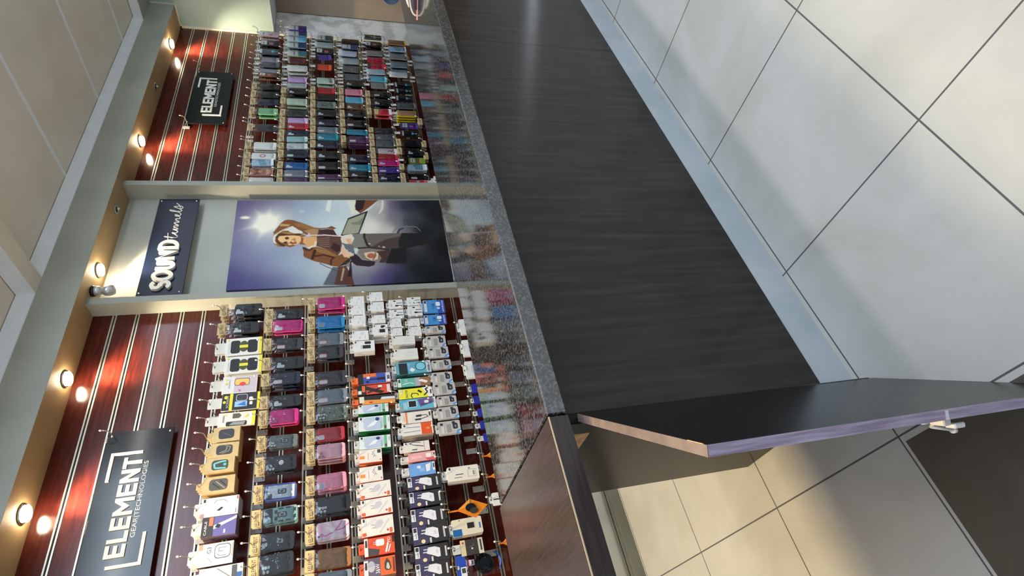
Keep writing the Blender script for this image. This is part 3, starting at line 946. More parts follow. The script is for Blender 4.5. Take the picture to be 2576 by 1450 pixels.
def canvas_print():
    W_, H_, T_ = 0.845, 1.475, 0.044
    t = thing('canvas_print', 'stretched canvas print of a seated person in a brown jacket and headphones', 'picture', (2.44, YW - T_ - 0.002, 0.715))
    nx, nz = 216, 378
    img = canvas_colours(nx, nz)
    xs, zs = np.linspace(0, W_, nx), np.linspace(0, H_, nz)
    GX, GZ = np.meshgrid(xs, zs)
    v = np.stack([GX, np.zeros_like(GX), GZ], -1).reshape(-1, 3)
    idx = np.arange(nx * nz).reshape(nz, nx)
    f = np.stack([idx[:-1, :-1], idx[:-1, 1:], idx[1:, 1:], idx[1:, :-1]], -1).reshape(-1, 4)
    # wrapped edges carry the colours of the rim
    rim = np.concatenate([idx[0, :], idx[1:, -1], idx[-1, -2::-1], idx[-2:0:-1, 0]])
    v2 = v[rim].copy(); v2[:, 1] = T_
    n0 = len(v); n = len(rim)
    k = np.arange(n)
    f2 = np.stack([rim[k], n0 + k, n0 + (k + 1) % n, rim[(k + 1) % n]], -1)
    cols = np.concatenate([img.reshape(-1, 3), img.reshape(-1, 3)[rim]]) / 255.0
    cols = np.where(cols <= 0.04045, cols / 12.92, ((cols + 0.055) / 1.055) ** 2.4)
    me = bpy.data.meshes.new('canvas')
    me.from_pydata(np.concatenate([v, v2]).tolist(), [], np.concatenate([f, f2]).tolist())
    at = me.color_attributes.new('print', 'FLOAT_COLOR', 'POINT')
    at.data.foreach_set('color', np.concatenate([cols, np.ones((len(cols), 1))], 1).astype(np.float32).ravel())
    m = bpy.data.materials.new('printed_canvas')
    nt, b = nodes_of(m)
    a = add(nt, 'ShaderNodeVertexColor'); a.layer_name = 'print'
    nt.links.new(a.outputs['Color'], b.inputs['Base Color'])
    b.inputs['Roughness'].default_value = 0.6
    b.inputs['Specular IOR Level'].default_value = 0.15
    me.materials.append(m)
    link('canvas', me, t)
    fr = MB()
    for q in ((0.004, W_ - 0.004, 0.004, 0.03), (0.004, W_ - 0.004, H_ - 0.03, H_ - 0.004), (0.004, 0.03, 0.03, H_ - 0.03), (W_ - 0.03, W_ - 0.004, 0.03, H_ - 0.03)):
        fr.box(q[0], q[1], T_ - 0.015, T_ + 0.0015, q[2], q[3], M_CHIP)
    fr.build('stretcher_frame', t)


canvas_print()


# ------------------------------------------------------------------ lamps in the bulkhead
def downlight(x, y, label, tilt=(0.10, 0.06)):
    t = thing('downlight', label, 'downlight', (x, y, ZS), 'recessed downlights in the bulkhead')
    MB().lathe([(0.028, 0.0005), (0.046, -0.001), (0.046, -0.006), (0.040, -0.009), (0.034, -0.006), (0.030, -0.002)], M_CHROME, (0, 0, 0), (0, 0, 1), 28).build('ring', t)
    ax = Vector((tilt[0], tilt[1], -1)).normalized()
    MB().lathe([(0.020, -0.004), (0.036, 0.006), (0.039, 0.020), (0.030, 0.027), (0.002, 0.030)], M_BULB, (0, 0, 0), ax, 24).build('lamp_face', t)
    for nm, en, cone, aim, colr in (('downlight_glow', 6, 150, (0.1, 0.0, -1), (1.0, 0.70, 0.38)), ('downlight_beam', 66, 78, (0.42, 0.24, -0.8), (1.0, 0.80, 0.55))):
        d = bpy.data.lights.new(nm, 'SPOT')
        d.energy = en
        d.color = colr
        d.spot_size = math.radians(cone)
        d.spot_blend = 0.85
        d.shadow_soft_size = 0.03
        o = bpy.data.objects.new(nm, d)
        COL.objects.link(o)
        o.parent = t
        o.location = (0.004, 0.003, -0.042)
        o.rotation_euler = Vector(aim).to_track_quat('-Z', 'Y').to_euler()
    return t


downlight(1.147, 2.925, 'lit downlight above the middle of the big sign')
downlight(1.848, 2.925, 'lit downlight between the big sign and the poster bay')
downlight(2.603, 2.915, 'lit downlight beside the chrome eyeball spotlight')
downlight(3.902, 2.925, 'lit downlight just beside the poster bay post, before the small sign')
downlight(5.335, 2.920, 'lit downlight closest to the green end wall')


def empty_socket(x, y, label):
    t = thing('lamp_socket', label, 'lamp socket', (x, y, ZS))
    MB().lathe([(0.020, 0.0), (0.034, -0.001), (0.034, -0.004), (0.026, -0.006), (0.020, -0.002)], M_STEEL, n=20).build('ring', t)
    MB().lathe([(0.002, -0.001), (0.0195, -0.0015), (0.0195, -0.003), (0.002, -0.0035)], M_BLACK, n=18).build('hole', t)
    MB().tube([(0.006, 0, -0.003), (0.012, -0.004, -0.014), (0.004, -0.006, -0.020), (-0.008, -0.002, -0.014)], 0.003, M_TIP, 8).build('wire', t)


empty_socket(4.596, 2.900, 'empty downlight socket above the small black sign')
empty_socket(3.125, 2.900, 'empty downlight socket above the navy script sign')

t = thing('spotlight', 'chrome eyeball spotlight on the bulkhead above the navy sign corner', 'spotlight', (2.437, 2.915, ZS))
MB().lathe([(0.030, 0.0), (0.034, -0.004), (0.034, -0.016), (0.030, -0.019)], M_BLACK, n=24).build('ceiling_base', t)
MB().lathe([(0.030, -0.019), (0.033, -0.022), (0.030, -0.040), (0.020, -0.052), (0.014, -0.056)], mat('satin_silver', (206, 206, 208), 0.3, 0.55), n=24).build('stem', t)
MB().lathe([(0.002, -0.034), (0.018, -0.031), (0.029, -0.018), (0.033, 0.0), (0.032, 0.016), (0.027, 0.030), (0.016, 0.034), (0.002, 0.035)], mat('satin_silver', (206, 206, 208), 0.3, 0.55), (0.004, 0.004, -0.084), (0.45, 0.30, -0.84), 24).build('eyeball', t)

# ------------------------------------------------------------------ things on the far part of the counter
t = thing('phone_stand', 'white arched stand on a pink card, far along the granite counter', 'stand', (3.09, 1.45, 1.0), rot=(0, 0, math.atan2(-0.119, 0.064)))
MB().plate([(0.0, 0.0), (0.0, 0.001), (0.30, 0.001), (0.30, 0.0)], -0.03, 0.03, M_PINK).build('card', t)
a_ = MB()
a_.tube([(0.022 + 0.11 * (1 - math.cos(u)) / 1.0, 0.0, 0.001 + 0.040 * math.sin(u) ** 0.7) for u in [PI * k / 16 for k in range(17)]], 0.0045, M_TIP, 8)
a_.build('arch', t)
a2 = MB()
a2.tube([(0.060 + 0.14 * k / 10, 0.0, 0.044 + 0.014 * math.sin(PI * k / 10)) for k in range(11)], [0.004, 0.006, 0.008, 0.008, 0.006, 0.008, 0.009, 0.009, 0.008, 0.006, 0.004], M_TIP, 8)
a2.build('grip', t)
MB().bbox(0.05, 0.20, -0.006, 0.006, 0.0012, 0.020, mat('dark_mauve_plastic', (58, 44, 66), 0.35), 0.002).build('cradle', t)

t = thing('chair', 'blue padded chair back showing at the far end behind the counter', 'chair', (5.62, 2.29, 0.0))
bk = MB()
bk.plate(rrect(-0.20, 0.20, 0.84, 1.01, 0.084, 8), -0.03, 0.03, M_BLUECLOTH)
bk.build('backrest', t, None).rotation_euler = (0, 0, math.radians(100))
MB().lathe([(0.02, 0.44), (0.19, 0.445), (0.22, 0.47), (0.20, 0.51), (0.02, 0.52)], M_BLUECLOTH, (0.22, -0.02, 0), (0, 0, 1), 24).build('seat', t)
MB().tube([(0, 0.02, 0.90), (0, 0.03, 0.50), (0.10, -0.01, 0.455)], 0.015, M_BLACK).build('back_bar', t)
MB().tube([(0.22, -0.02, 0.03), (0.22, -0.02, 0.45)], 0.025, M_BLACK).build('post', t)
b2 = MB()
for k in range(5):
    a = 2 * PI * k / 5
    b2.tube([(0.22, -0.02, 0.07), (0.22 + 0.24 * math.cos(a), -0.02 + 0.24 * math.sin(a), 0.03)], [0.022, 0.014], M_BLACK)
    b2.lathe([(0.004, -0.012), (0.024, -0.01), (0.024, 0.01), (0.004, 0.012)], M_BLACK, (0.22 + 0.24 * math.cos(a), -0.02 + 0.24 * math.sin(a), 0.024), (math.sin(a), -math.cos(a), 0), 14)
b2.build('star_base', t)


# ------------------------------------------------------------------ goods on the display hooks
C = {'black': (30, 31, 34), 'charcoal': (54, 55, 60), 'navy': (34, 38, 62), 'magenta': (206, 40, 132), 'blue': (40, 140, 200), 'grey': (126, 136, 144), 'smoke': (104, 112, 110),
     'bluering': (196, 206, 214), 'teal': (130, 168, 166), 'camo': (112, 124, 112), 'red': (184, 46, 56), 'palepink': (228, 176, 186), 'pink': (234, 150, 170), 'pinkprint': (232, 208, 214),
     'tan': (160, 110, 62), 'pinkclear': (206, 182, 186), 'slate': (84, 92, 100), 'lilacgrey': (150, 142, 156), 'brown': (112, 76, 52), 'green': (126, 180, 138), 'white': (224, 224, 220),
     'bluewhite': (176, 202, 218), 'maskprint': (176, 116, 96), 'pale': (214, 208, 204), 'violet': (84, 64, 152), 'steel': (136, 154, 168), 'iceblue': (182, 206, 216), 'gold': (186, 170, 120),
     'maroon': (98, 46, 54), 'lilac': (206, 172, 214), 'clear': (180, 186, 184), 'sage': (190, 204, 184), 'paleteal': (160, 198, 196), 'whitegrey': (200, 208, 210), 'royal': (36, 96, 160),
     'plum': (92, 56, 96), 'camoclear': (118, 134, 126), 'orange': (226, 84, 62), 'mint': (198, 218, 202), 'tealblue': (40, 142, 166), 'icewhite': (198, 208, 220), 'sky': (112, 194, 216),
     'greige': (156, 152, 150), 'crimson': (198, 38, 68), 'rainbow': (226, 92, 96), 'flowers': (222, 204, 204), 'darkgreen': (32, 54, 52), 'tanyellow': (170, 122, 88), 'yellowframe': (222, 200, 40),
     'olive': (118, 140, 50), 'coral': (216, 84, 96)}
NAME = {'magenta': 'magenta', 'bluering': 'blue-framed', 'camo': 'patterned grey', 'palepink': 'pale pink', 'pinkprint': 'pink ribbon-print', 'pinkclear': 'clear pinkish', 'lilacgrey': 'lilac grey', 'bluewhite': 'blue-white',
        'maskprint': 'red-brown print', 'iceblue': 'ice blue', 'paleteal': 'pale teal', 'whitegrey': 'white-grey', 'royal': 'royal blue', 'camoclear': 'patterned green-grey', 'tealblue': 'teal blue', 'icewhite': 'bluish white',
        'rainbow': 'rainbow', 'flowers': 'flower-print', 'darkgreen': 'dark green', 'tanyellow': 'tan yellow-edged', 'yellowframe': 'yellow-framed', 'tan': 'tan leather-look', 'blue': 'bright blue', 'smoke': 'smoky grey', 'clear': 'clear', 'grey': 'blue-grey'}
ORD = 'first second third fourth fifth sixth seventh eighth ninth tenth eleventh twelfth thirteenth fourteenth fifteenth sixteenth seventeenth eighteenth nineteenth twentieth twenty-first twenty-second'.split()
ROW = {'L': {1: 'top', 2: 'second', 3: 'third', 4: 'fourth', 45: 'fifth', 5: 'sixth', 55: 'seventh', 6: 'eighth', 7: 'lowest'},
       'R': {1: 'top', 2: 'second', 3: 'third', 4: 'fourth', 5: 'fifth', 6: 'sixth', 7: 'lowest'}}
SIDE = {'L': ('poster', 'big'), 'R': ('corner', 'small')}


def spot(s, row, i):
    return '%s hook from %s, %s row, %s sign wall' % (ORD[i], SIDE[s][0], ROW[s][row], SIDE[s][1])


CACHE = {}


def cached(key, fn):
    if key not in CACHE:
        CACHE[key] = fn()
    return CACHE[key]


def art(mb, items, w, z0, h, y):
    """flat printing on a front face: each later item lies a hair in front"""
    for k, it in enumerate(items):
        yy = y - 0.00025 - 0.00012 * k
        X = lambda u: (u - 0.5) * w
        Z = lambda v: z0 + v * h
        if it[0] == 'r':
            _, u0, v0, u1, v1, c = it
            mb.plate([(X(u0), Z(v0)), (X(u1), Z(v0)), (X(u1), Z(v1)), (X(u0), Z(v1))], yy, None, paint(c))
        elif it[0] == 'o':
            _, u0, v0, u1, v1, c = it
            r = min(abs(u1 - u0) * w, abs(v1 - v0) * h) * 0.28
            mb.plate(rrect(X(u0), X(u1), Z(v0), Z(v1), r, 4), yy, None, paint(c))
        elif it[0] == 'c':
            _, u, v, ru, rv, c = it
            mb.plate(disc(X(u), Z(v), ru * w, rv * h, 16), yy, None, paint(c))
        elif it[0] == 'p':
            mb.plate([(X(a), Z(b)) for a, b in it[1]], yy, None, paint(it[2]))
        elif it[0] == 'l':
            for q in ribbon([(X(a), Z(b)) for a, b in it[1]], it[2]):
                mb.plate(q, yy, None, paint(it[3]))
        elif it[0] == 't':
            _, s, u0, v0, u1, v1, c = it
            put_text(mb, s, X(u0), X(u1), Z(v0), Z(v1), yy, paint(c))


# ---- phone cases: unit size 0.08 x 0.15, top at z = 0, centre x = 0
CW, CH, CT = 0.080, 0.150, 0.010


def case_mesh(col, var):
    def fn():
        mb = MB()
        c = C[col]
        m = mat('case_' + col, c, 0.38)
        mb.plate(rrect(-CW / 2 + 0.002, CW / 2 - 0.002, -CH + 0.002, -0.002, 0.011), 0.0, 0.0012, m)
        mb.plate(rrect(-CW / 2, CW / 2, -CH, 0, 0.013), 0.0012, CT, m)
        I = []
        lt = lambda k: tuple(min(255, int(v * k)) for v in c)
        if col == 'magenta':
            mb.plate(rrect(-CW / 2 - 0.0008, CW / 2 + 0.0008, -CH - 0.0008, 0.0008, 0.014), 0.003, CT + 0.0004, mat('pink_bumper', (240, 92, 150), 0.4))
        if col == 'bluering':
            mb.plate(rrect(-CW / 2 - 0.0008, CW / 2 + 0.0008, -CH - 0.0008, 0.0008, 0.014), 0.003, CT + 0.0004, mat('blue_bumper', (62, 76, 166), 0.4))
            for a in (0.0, 0.9):
                I.append(('r', a, 0.05, a + 0.1, 0.95, (62, 76, 166)))
            I += [('r', 0, 0.93, 1, 0.985, (62, 76, 166)), ('r', 0.05, 0.015, 0.95, 0.05, (62, 76, 166))]
        if col == 'teal':
            I += [('r', 0.04, 0.74, 0.96, 0.97, (34, 36, 40))]
            for a in ((0.18, 0.60, 0.40, 0.68), (0.60, 0.60, 0.82, 0.68), (0.18, 0.06, 0.40, 0.13), (0.60, 0.06, 0.82, 0.13), (0.08, 0.22, 0.16, 0.36), (0.84, 0.22, 0.92, 0.36), (0.08, 0.42, 0.16, 0.56), (0.84, 0.42, 0.92, 0.56)):
                I.append(('r',) + a + ((40, 46, 50),))
        if col in ('camo', 'camoclear'):
            for k in range(26):
                u, v = random.random() * 0.8 + 0.1, random.random() * 0.84 + 0.06
                I.append(('c', u, v, 0.03 + 0.07 * random.random(), 0.012 + 0.03 * random.random(), random.choice([(60, 70, 66), (176, 186, 164), (84, 98, 92), (150, 160, 146)])))
        if col == 'pinkprint':
            I += [('l', [(0.30, 0.98), (0.24, 0.7), (0.45, 0.45), (0.50, 0.2), (0.75, 0.02)], 0.005, (216, 96, 168)), ('l', [(0.24, 0.72), (0.36, 0.52), (0.66, 0.32), (0.95, 0.22)], 0.005, (216, 96, 168)),
                  ('c', 0.25, 0.84, 0.16, 0.07, (222, 130, 180)), ('c', 0.7, 0.86, 0.2, 0.06, (236, 176, 204)), ('c', 0.8, 0.5, 0.08, 0.03, (226, 160, 196)), ('c', 0.2, 0.16, 0.1, 0.04, (226, 160, 196)), ('c', 0.24, 0.93, 0.05, 0.03, (60, 30, 44))]
        if col in ('flowers',):
            I += [('c', 0.5, 0.42, 0.1, 0.05, (150, 40, 56)), ('c', 0.42, 0.32, 0.12, 0.05, (110, 30, 44)), ('c', 0.62, 0.26, 0.08, 0.04, (176, 70, 80)), ('c', 0.35, 0.5, 0.05, 0.03, (90, 110, 80)), ('l', [(0.5, 0.4), (0.7, 0.8)], 0.002, (110, 90, 90))]
        if col == 'maskprint':
            I += [('p', [(0.05, 0.9), (0.5, 0.7), (0.95, 0.92), (0.8, 0.55), (0.5, 0.4), (0.2, 0.55)], (126, 66, 60)), ('c', 0.5, 0.55, 0.2, 0.1, (198, 148, 120)), ('p', [(0.1, 0.3), (0.9, 0.3), (0.7, 0.1), (0.3, 0.1)], (210, 176, 160))]
        if col == 'bluewhite':
            I += [('p', [(0, 0.6), (1, 0.75), (1, 0.4), (0, 0.3)], (116, 164, 196)), ('c', 0.5, 0.5, 0.2, 0.1, (150, 180, 150)), ('r', 0, 0, 1, 0.12, (216, 226, 232))]
        if col == 'rainbow':
            I += [('p', [(0.02, 0.98), (0.98, 0.98), (0.98, 0.7), (0.02, 0.8)], (236, 226, 150)), ('p', [(0.02, 0.62), (0.98, 0.5), (0.98, 0.2), (0.02, 0.3)], (216, 40, 66)), ('r', 0.02, 0.02, 0.98, 0.2, (232, 214, 220))]
        if col == 'yellowframe':
            I += [('o', 0.12, 0.08, 0.88, 0.96, (200, 152, 128))]
        if col == 'tanyellow':
            I += [('r', 0.0, 0.0, 1.0, 0.10, (206, 186, 44))]
        if col == 'gold':
            I += [('r', 0, 0.55, 1, 0.98, (206, 204, 192)), ('r', 0, 0.02, 1, 0.16, (60, 140, 150))]
        hole = (206, 212, 214) if sum(c) < 520 else (176, 182, 186)
        if var == 'cutL' or var in ('cutP', 'cutG', 'cutO', 'cutM', 'cutsq', 'ring', 'armor'):
            rim = {'cutO': (214, 110, 84), 'cutP': (232, 168, 164), 'cutG': (150, 200, 90), 'cutM': (240, 130, 180), 'cutsq': lt(1.3)}.get(var)
        if var == 'half':
            I += [('r', 0.03, 0.03, 0.97, 0.42, {'violet': (62, 34, 120), 'steel': (36, 62, 118), 'iceblue': (96, 196, 222), 'gold': (52, 140, 152), 'slate': (60, 70, 130)}.get(col, lt(0.6))), ('r', 0.03, 0.45, 0.97, 0.97, (206, 208, 204)), ('r', 0.1, 0.6, 0.9, 0.66, (120, 124, 124))]
        if var == 'label':
            I += [('r', 0.12, 0.62, 0.88, 0.9, (216, 214, 210)), ('r', 0.14, 0.30, 0.5, 0.5, (200, 120, 130)), ('r', 0.18, 0.76, 0.7, 0.8, (90, 88, 90))]
        if var == 'clip':
            I += [('r', 0.44, 0.10, 0.56, 0.36, (130, 206, 232)), ('o', 0.30, 0.30, 0.70, 0.40, (130, 206, 232)), ('r', 0.1, 0.86, 0.9, 0.96, (212, 214, 212))]
        if var == 'cross':
            I += [('r', 0.40, 0.08, 0.52, 0.62, (208, 206, 202)), ('r', 0.2, 0.36, 0.8, 0.42, (208, 206, 202)), ('r', 0.02, 0.02, 0.07, 0.98, (216, 214, 210))]
        if var == 'flower':
            I += [('c', 0.45, 0.4, 0.12, 0.06, (226, 112, 120)), ('c', 0.5, 0.6, 0.08, 0.04, (206, 160, 160))]
        if var == 'redring':
            I += [('c', 0.5, 0.55, 0.26, 0.12, (196, 52, 56)), ('c', 0.5, 0.55, 0.18, 0.08, (226, 226, 222))]
        if var == 'tag':
            I += [('r', 0.66, 0.0, 0.98, 0.2, (216, 198, 36))]
        art(mb, I, CW, -CH, CH, 0.0)
        me = mb.mesh('phone_case')
        # camera opening / lens block / ring holder: a sub-part
        sub = None
        s = MB()
        J = []
        if var in ('cutL', 'cutO', 'cutP', 'cutG', 'cutM'):
            if rim:
                J += [('o', 0.56, 0.60, 0.95, 0.975, rim)] if False else [('o', 0.06, 0.66, 0.40, 0.965, rim)]
            J += [('o', 0.10, 0.68, 0.34, 0.95, hole)]
            if var in ('cutL', 'cutM'):
                J += [('o', 0.22, 0.80, 0.52, 0.93, hole)]
        elif var == 'cutsq':
            J += [('o', 0.06, 0.72, 0.48, 0.97, rim), ('o', 0.10, 0.745, 0.44, 0.95, (150, 158, 160) if col == 'blue' else hole)]
        elif var == 'cam3':
            dk = {'magenta': (190, 34, 120), 'palepink': (222, 160, 172), 'camo': (40, 44, 44)}.get(col, (34, 34, 38))
            J += [('o', 0.05, 0.72, 0.50, 0.975, dk)]
            lens = (196, 200, 202) if sum(c) < 420 and col != 'magenta' else (150, 110, 130)
            for q in ((0.16, 0.90), (0.16, 0.79), (0.37, 0.845)) + (((0.38, 0.93), (0.38, 0.765)) if col in ('camo', 'black') else ()):
                J += [('c', q[0], q[1], 0.085, 0.042, lens)]
        elif var in ('ring', 'armor'):
            J += [('o', 0.34, 0.32, 0.66, 0.60, (44, 48, 54)), ('o', 0.39, 0.36, 0.61, 0.56, (150, 156, 160)), ('r', 0.44, 0.42, 0.56, 0.50, (60, 62, 68)), ('o', 0.06, 0.78, 0.40, 0.965, (150, 176, 178) if col == 'teal' else (60, 64, 66) if col != 'black' else (40, 42, 46))]
            if col == 'smoke':
                J += [('c', 0.17, 0.90, 0.09, 0.045, (190, 196, 198)), ('c', 0.17, 0.80, 0.09, 0.045, (190, 196, 198)), ('c', 0.38, 0.85, 0.09, 0.045, (190, 196, 198))]
        elif var == 'dot':
            J += [('c', 0.52, 0.52, 0.16, 0.085, (226, 228, 228)), ('c', 0.16, 0.88, 0.08, 0.04, (206, 210, 212)), ('c', 0.16, 0.78, 0.08, 0.04, (206, 210, 212))]
        elif var == 'plush':
            J += [('c', 0.3, 0.2, 0.22, 0.13, (150, 146, 138)), ('c', 0.72, 0.16, 0.16, 0.2, (162, 158, 150))]
        if J:
            art(s, J, CW, -CH, CH, -0.0012)
            sub = s.mesh('camera_opening')
        return me, sub
    return cached(('case', col, var), fn)


def header_mesh(kind):
    def fn():
        mb = MB()
        w, h = 0.100, 0.040
        if kind == 'kraft':
            mb.plate([(-w / 2, -h + 0.010), (w / 2, -h + 0.010), (w / 2, 0.010), (-w / 2, 0.010)], 0.0, 0.0012, M_KRAFT)
            put_text(mb, 'ELEMENT', -0.036, 0.038, -0.021, -0.003, -0.0004, M_KRAFTINK)
            mb.box(-0.044, -0.041, -0.0005, -0.0002, -0.022, -0.005, M_KRAFTINK)
            mb.box(-0.044, -0.022, -0.0005, -0.0002, -0.0245, -0.022, M_KRAFTINK)
            mb.box(-w / 2 + 0.002, w / 2 - 0.002, -0.0005, 0.0016, -0.0305, -0.0285, mat('staple_fold', (150, 128, 88), 0.8))
        else:
            ww = 0.034
            mb.plate(rrect(-ww / 2, ww / 2, -h + 0.006, 0.012, 0.006), 0.0, 0.0012, M_WHITECARD)
            mb.plate(disc(0, 0.002, 0.006, 0.004), -0.0004, None, mat('hang_hole', (70, 70, 70), 0.7))
        return mb.mesh('header_card')
    return cached(('header', kind), fn)


def film_mesh(k):
    def fn():
        mb = MB()
        nx, nz = 9, 14
        w, z0, z1 = 0.100, -0.178, -0.026
        vs = []
        for j in range(nz):
            for i in range(nx):
                u, v = i / (nx - 1), j / (nz - 1)
                x = (u - 0.5) * w * (1 + 0.03 * random.uniform(-1, 1))
                edge = max(abs(u - 0.5) * 2, abs(v - 0.5) * 2) ** 5
                y = -0.0035 + 0.007 * edge + random.uniform(-0.0014, 0.0010)
                vs.append((x, y, z0 + (z1 - z0) * v + random.uniform(-0.002, 0.002)))
        fs = [(j * nx + i, j * nx + i + 1, (j + 1) * nx + i + 1, (j + 1) * nx + i) for j in range(nz - 1) for i in range(nx - 1)]
        mb.addv(vs, fs, M_FILM, True)
        return mb.mesh('clear_bag')
    return cached(('film', k), fn)


def hook_mesh(length):
    def fn():
        mb = MB()
        return mb
    return None


def display_hook(x, groove, pz, yfront, label, bare=False):
    """steel prong on a small plate hung from the groove"""
    t = thing('display_hook', label, 'hook', (x, YW, pz), 'display hooks')
    ln = YW - yfront + (0.045 if not bare else 0.04)
    key = ('hook', round(ln, 3), round(groove - pz, 3))

    def fn():
        p = MB()
        p.bbox(-0.016, 0.016, -0.0065, -0.0022, -0.012, min(groove - pz, 0.046) + 0.006, M_PLATE, 0.0012)
        pr = MB()
        pr.tube([(0, -0.006, 0), (0, -ln + 0.02, 0.0), (0, -ln + 0.006, 0.004), (0, -ln - 0.004, 0.016), (0, -ln - 0.008, 0.030)], 0.0024, M_STEEL, 8)
        tp = MB()
        tp.lathe([(0.0005, -0.002), (0.0044, -0.001), (0.0050, 0.003), (0.0040, 0.008), (0.0008, 0.0098)], M_TIP, (0, -ln - 0.008, 0.030), (0, -0.25, 1), 10)
        return p.mesh('plate'), pr.mesh('prong'), tp.mesh('tip')
    a, b, c_ = cached(key, fn)
    link('plate', a, t)
    link('prong', b, t)
    link('tip', c_, t)
    return t


LAYER = ['front', 'second', 'third', 'fourth', 'fifth', 'sixth']
WORDS_BOX = {}


def packet(s, row, i, col, var, x, y, pz, zt, w, h, kraft, layers):
    nm = NAME.get(col, col)
    me, sub = case_mesh(col, var)
    first = None
    yaw = random.uniform(-0.03, 0.03)
    pitch = max(0.0168, min(0.036, (2.955 - y) / layers))
    for j in range(layers):
        lab = '%s phone case packet, %s on %s' % (nm, LAYER[j], spot(s, row, i))
        if first is None:
            first = thing('phone_case_packet', lab, 'phone case', (x, y, pz), 'phone case packets on the display hooks')
            link('header_card', header_mesh('kraft' if kraft else 'white'), first).scale = ((w + 0.005) / 0.100, 1, 1)
            cs = link('phone_case', me, first, (0, 0.002, zt - pz))
            cs.scale = (w / CW, 1, h / CH)
            if sub is not None:
                link('camera_opening' if var not in ('ring', 'armor', 'plush', 'dot') else {'ring': 'ring_holder', 'armor': 'ring_holder', 'plush': 'plush_toy', 'dot': 'lens_dots'}[var], sub, cs)
            fb = link('clear_bag', film_mesh(random.randrange(4)), first)
            fb.scale = ((w + 0.005) / 0.102, 1, max(0.85, (h + 0.028) / 0.178))
            o = first
        else:
            o = copy_tree(first)
            o['label'] = lab
        o.location = (x + random.uniform(-0.003, 0.003) + 0.0015 * j, y + pitch * j, pz)
        o.rotation_euler = (0.0, random.uniform(-0.035, 0.035), yaw)


WH, BK, ORG = (222, 224, 224), (32, 33, 38), (226, 110, 50)
STK = [('r', 0.62, 0.86, 0.98, 0.965, (236, 236, 234)), ('r', 0.78, 0.885, 0.95, 0.945, (40, 40, 44)), ('r', 0.64, 0.89, 0.75, 0.90, (120, 120, 120))]
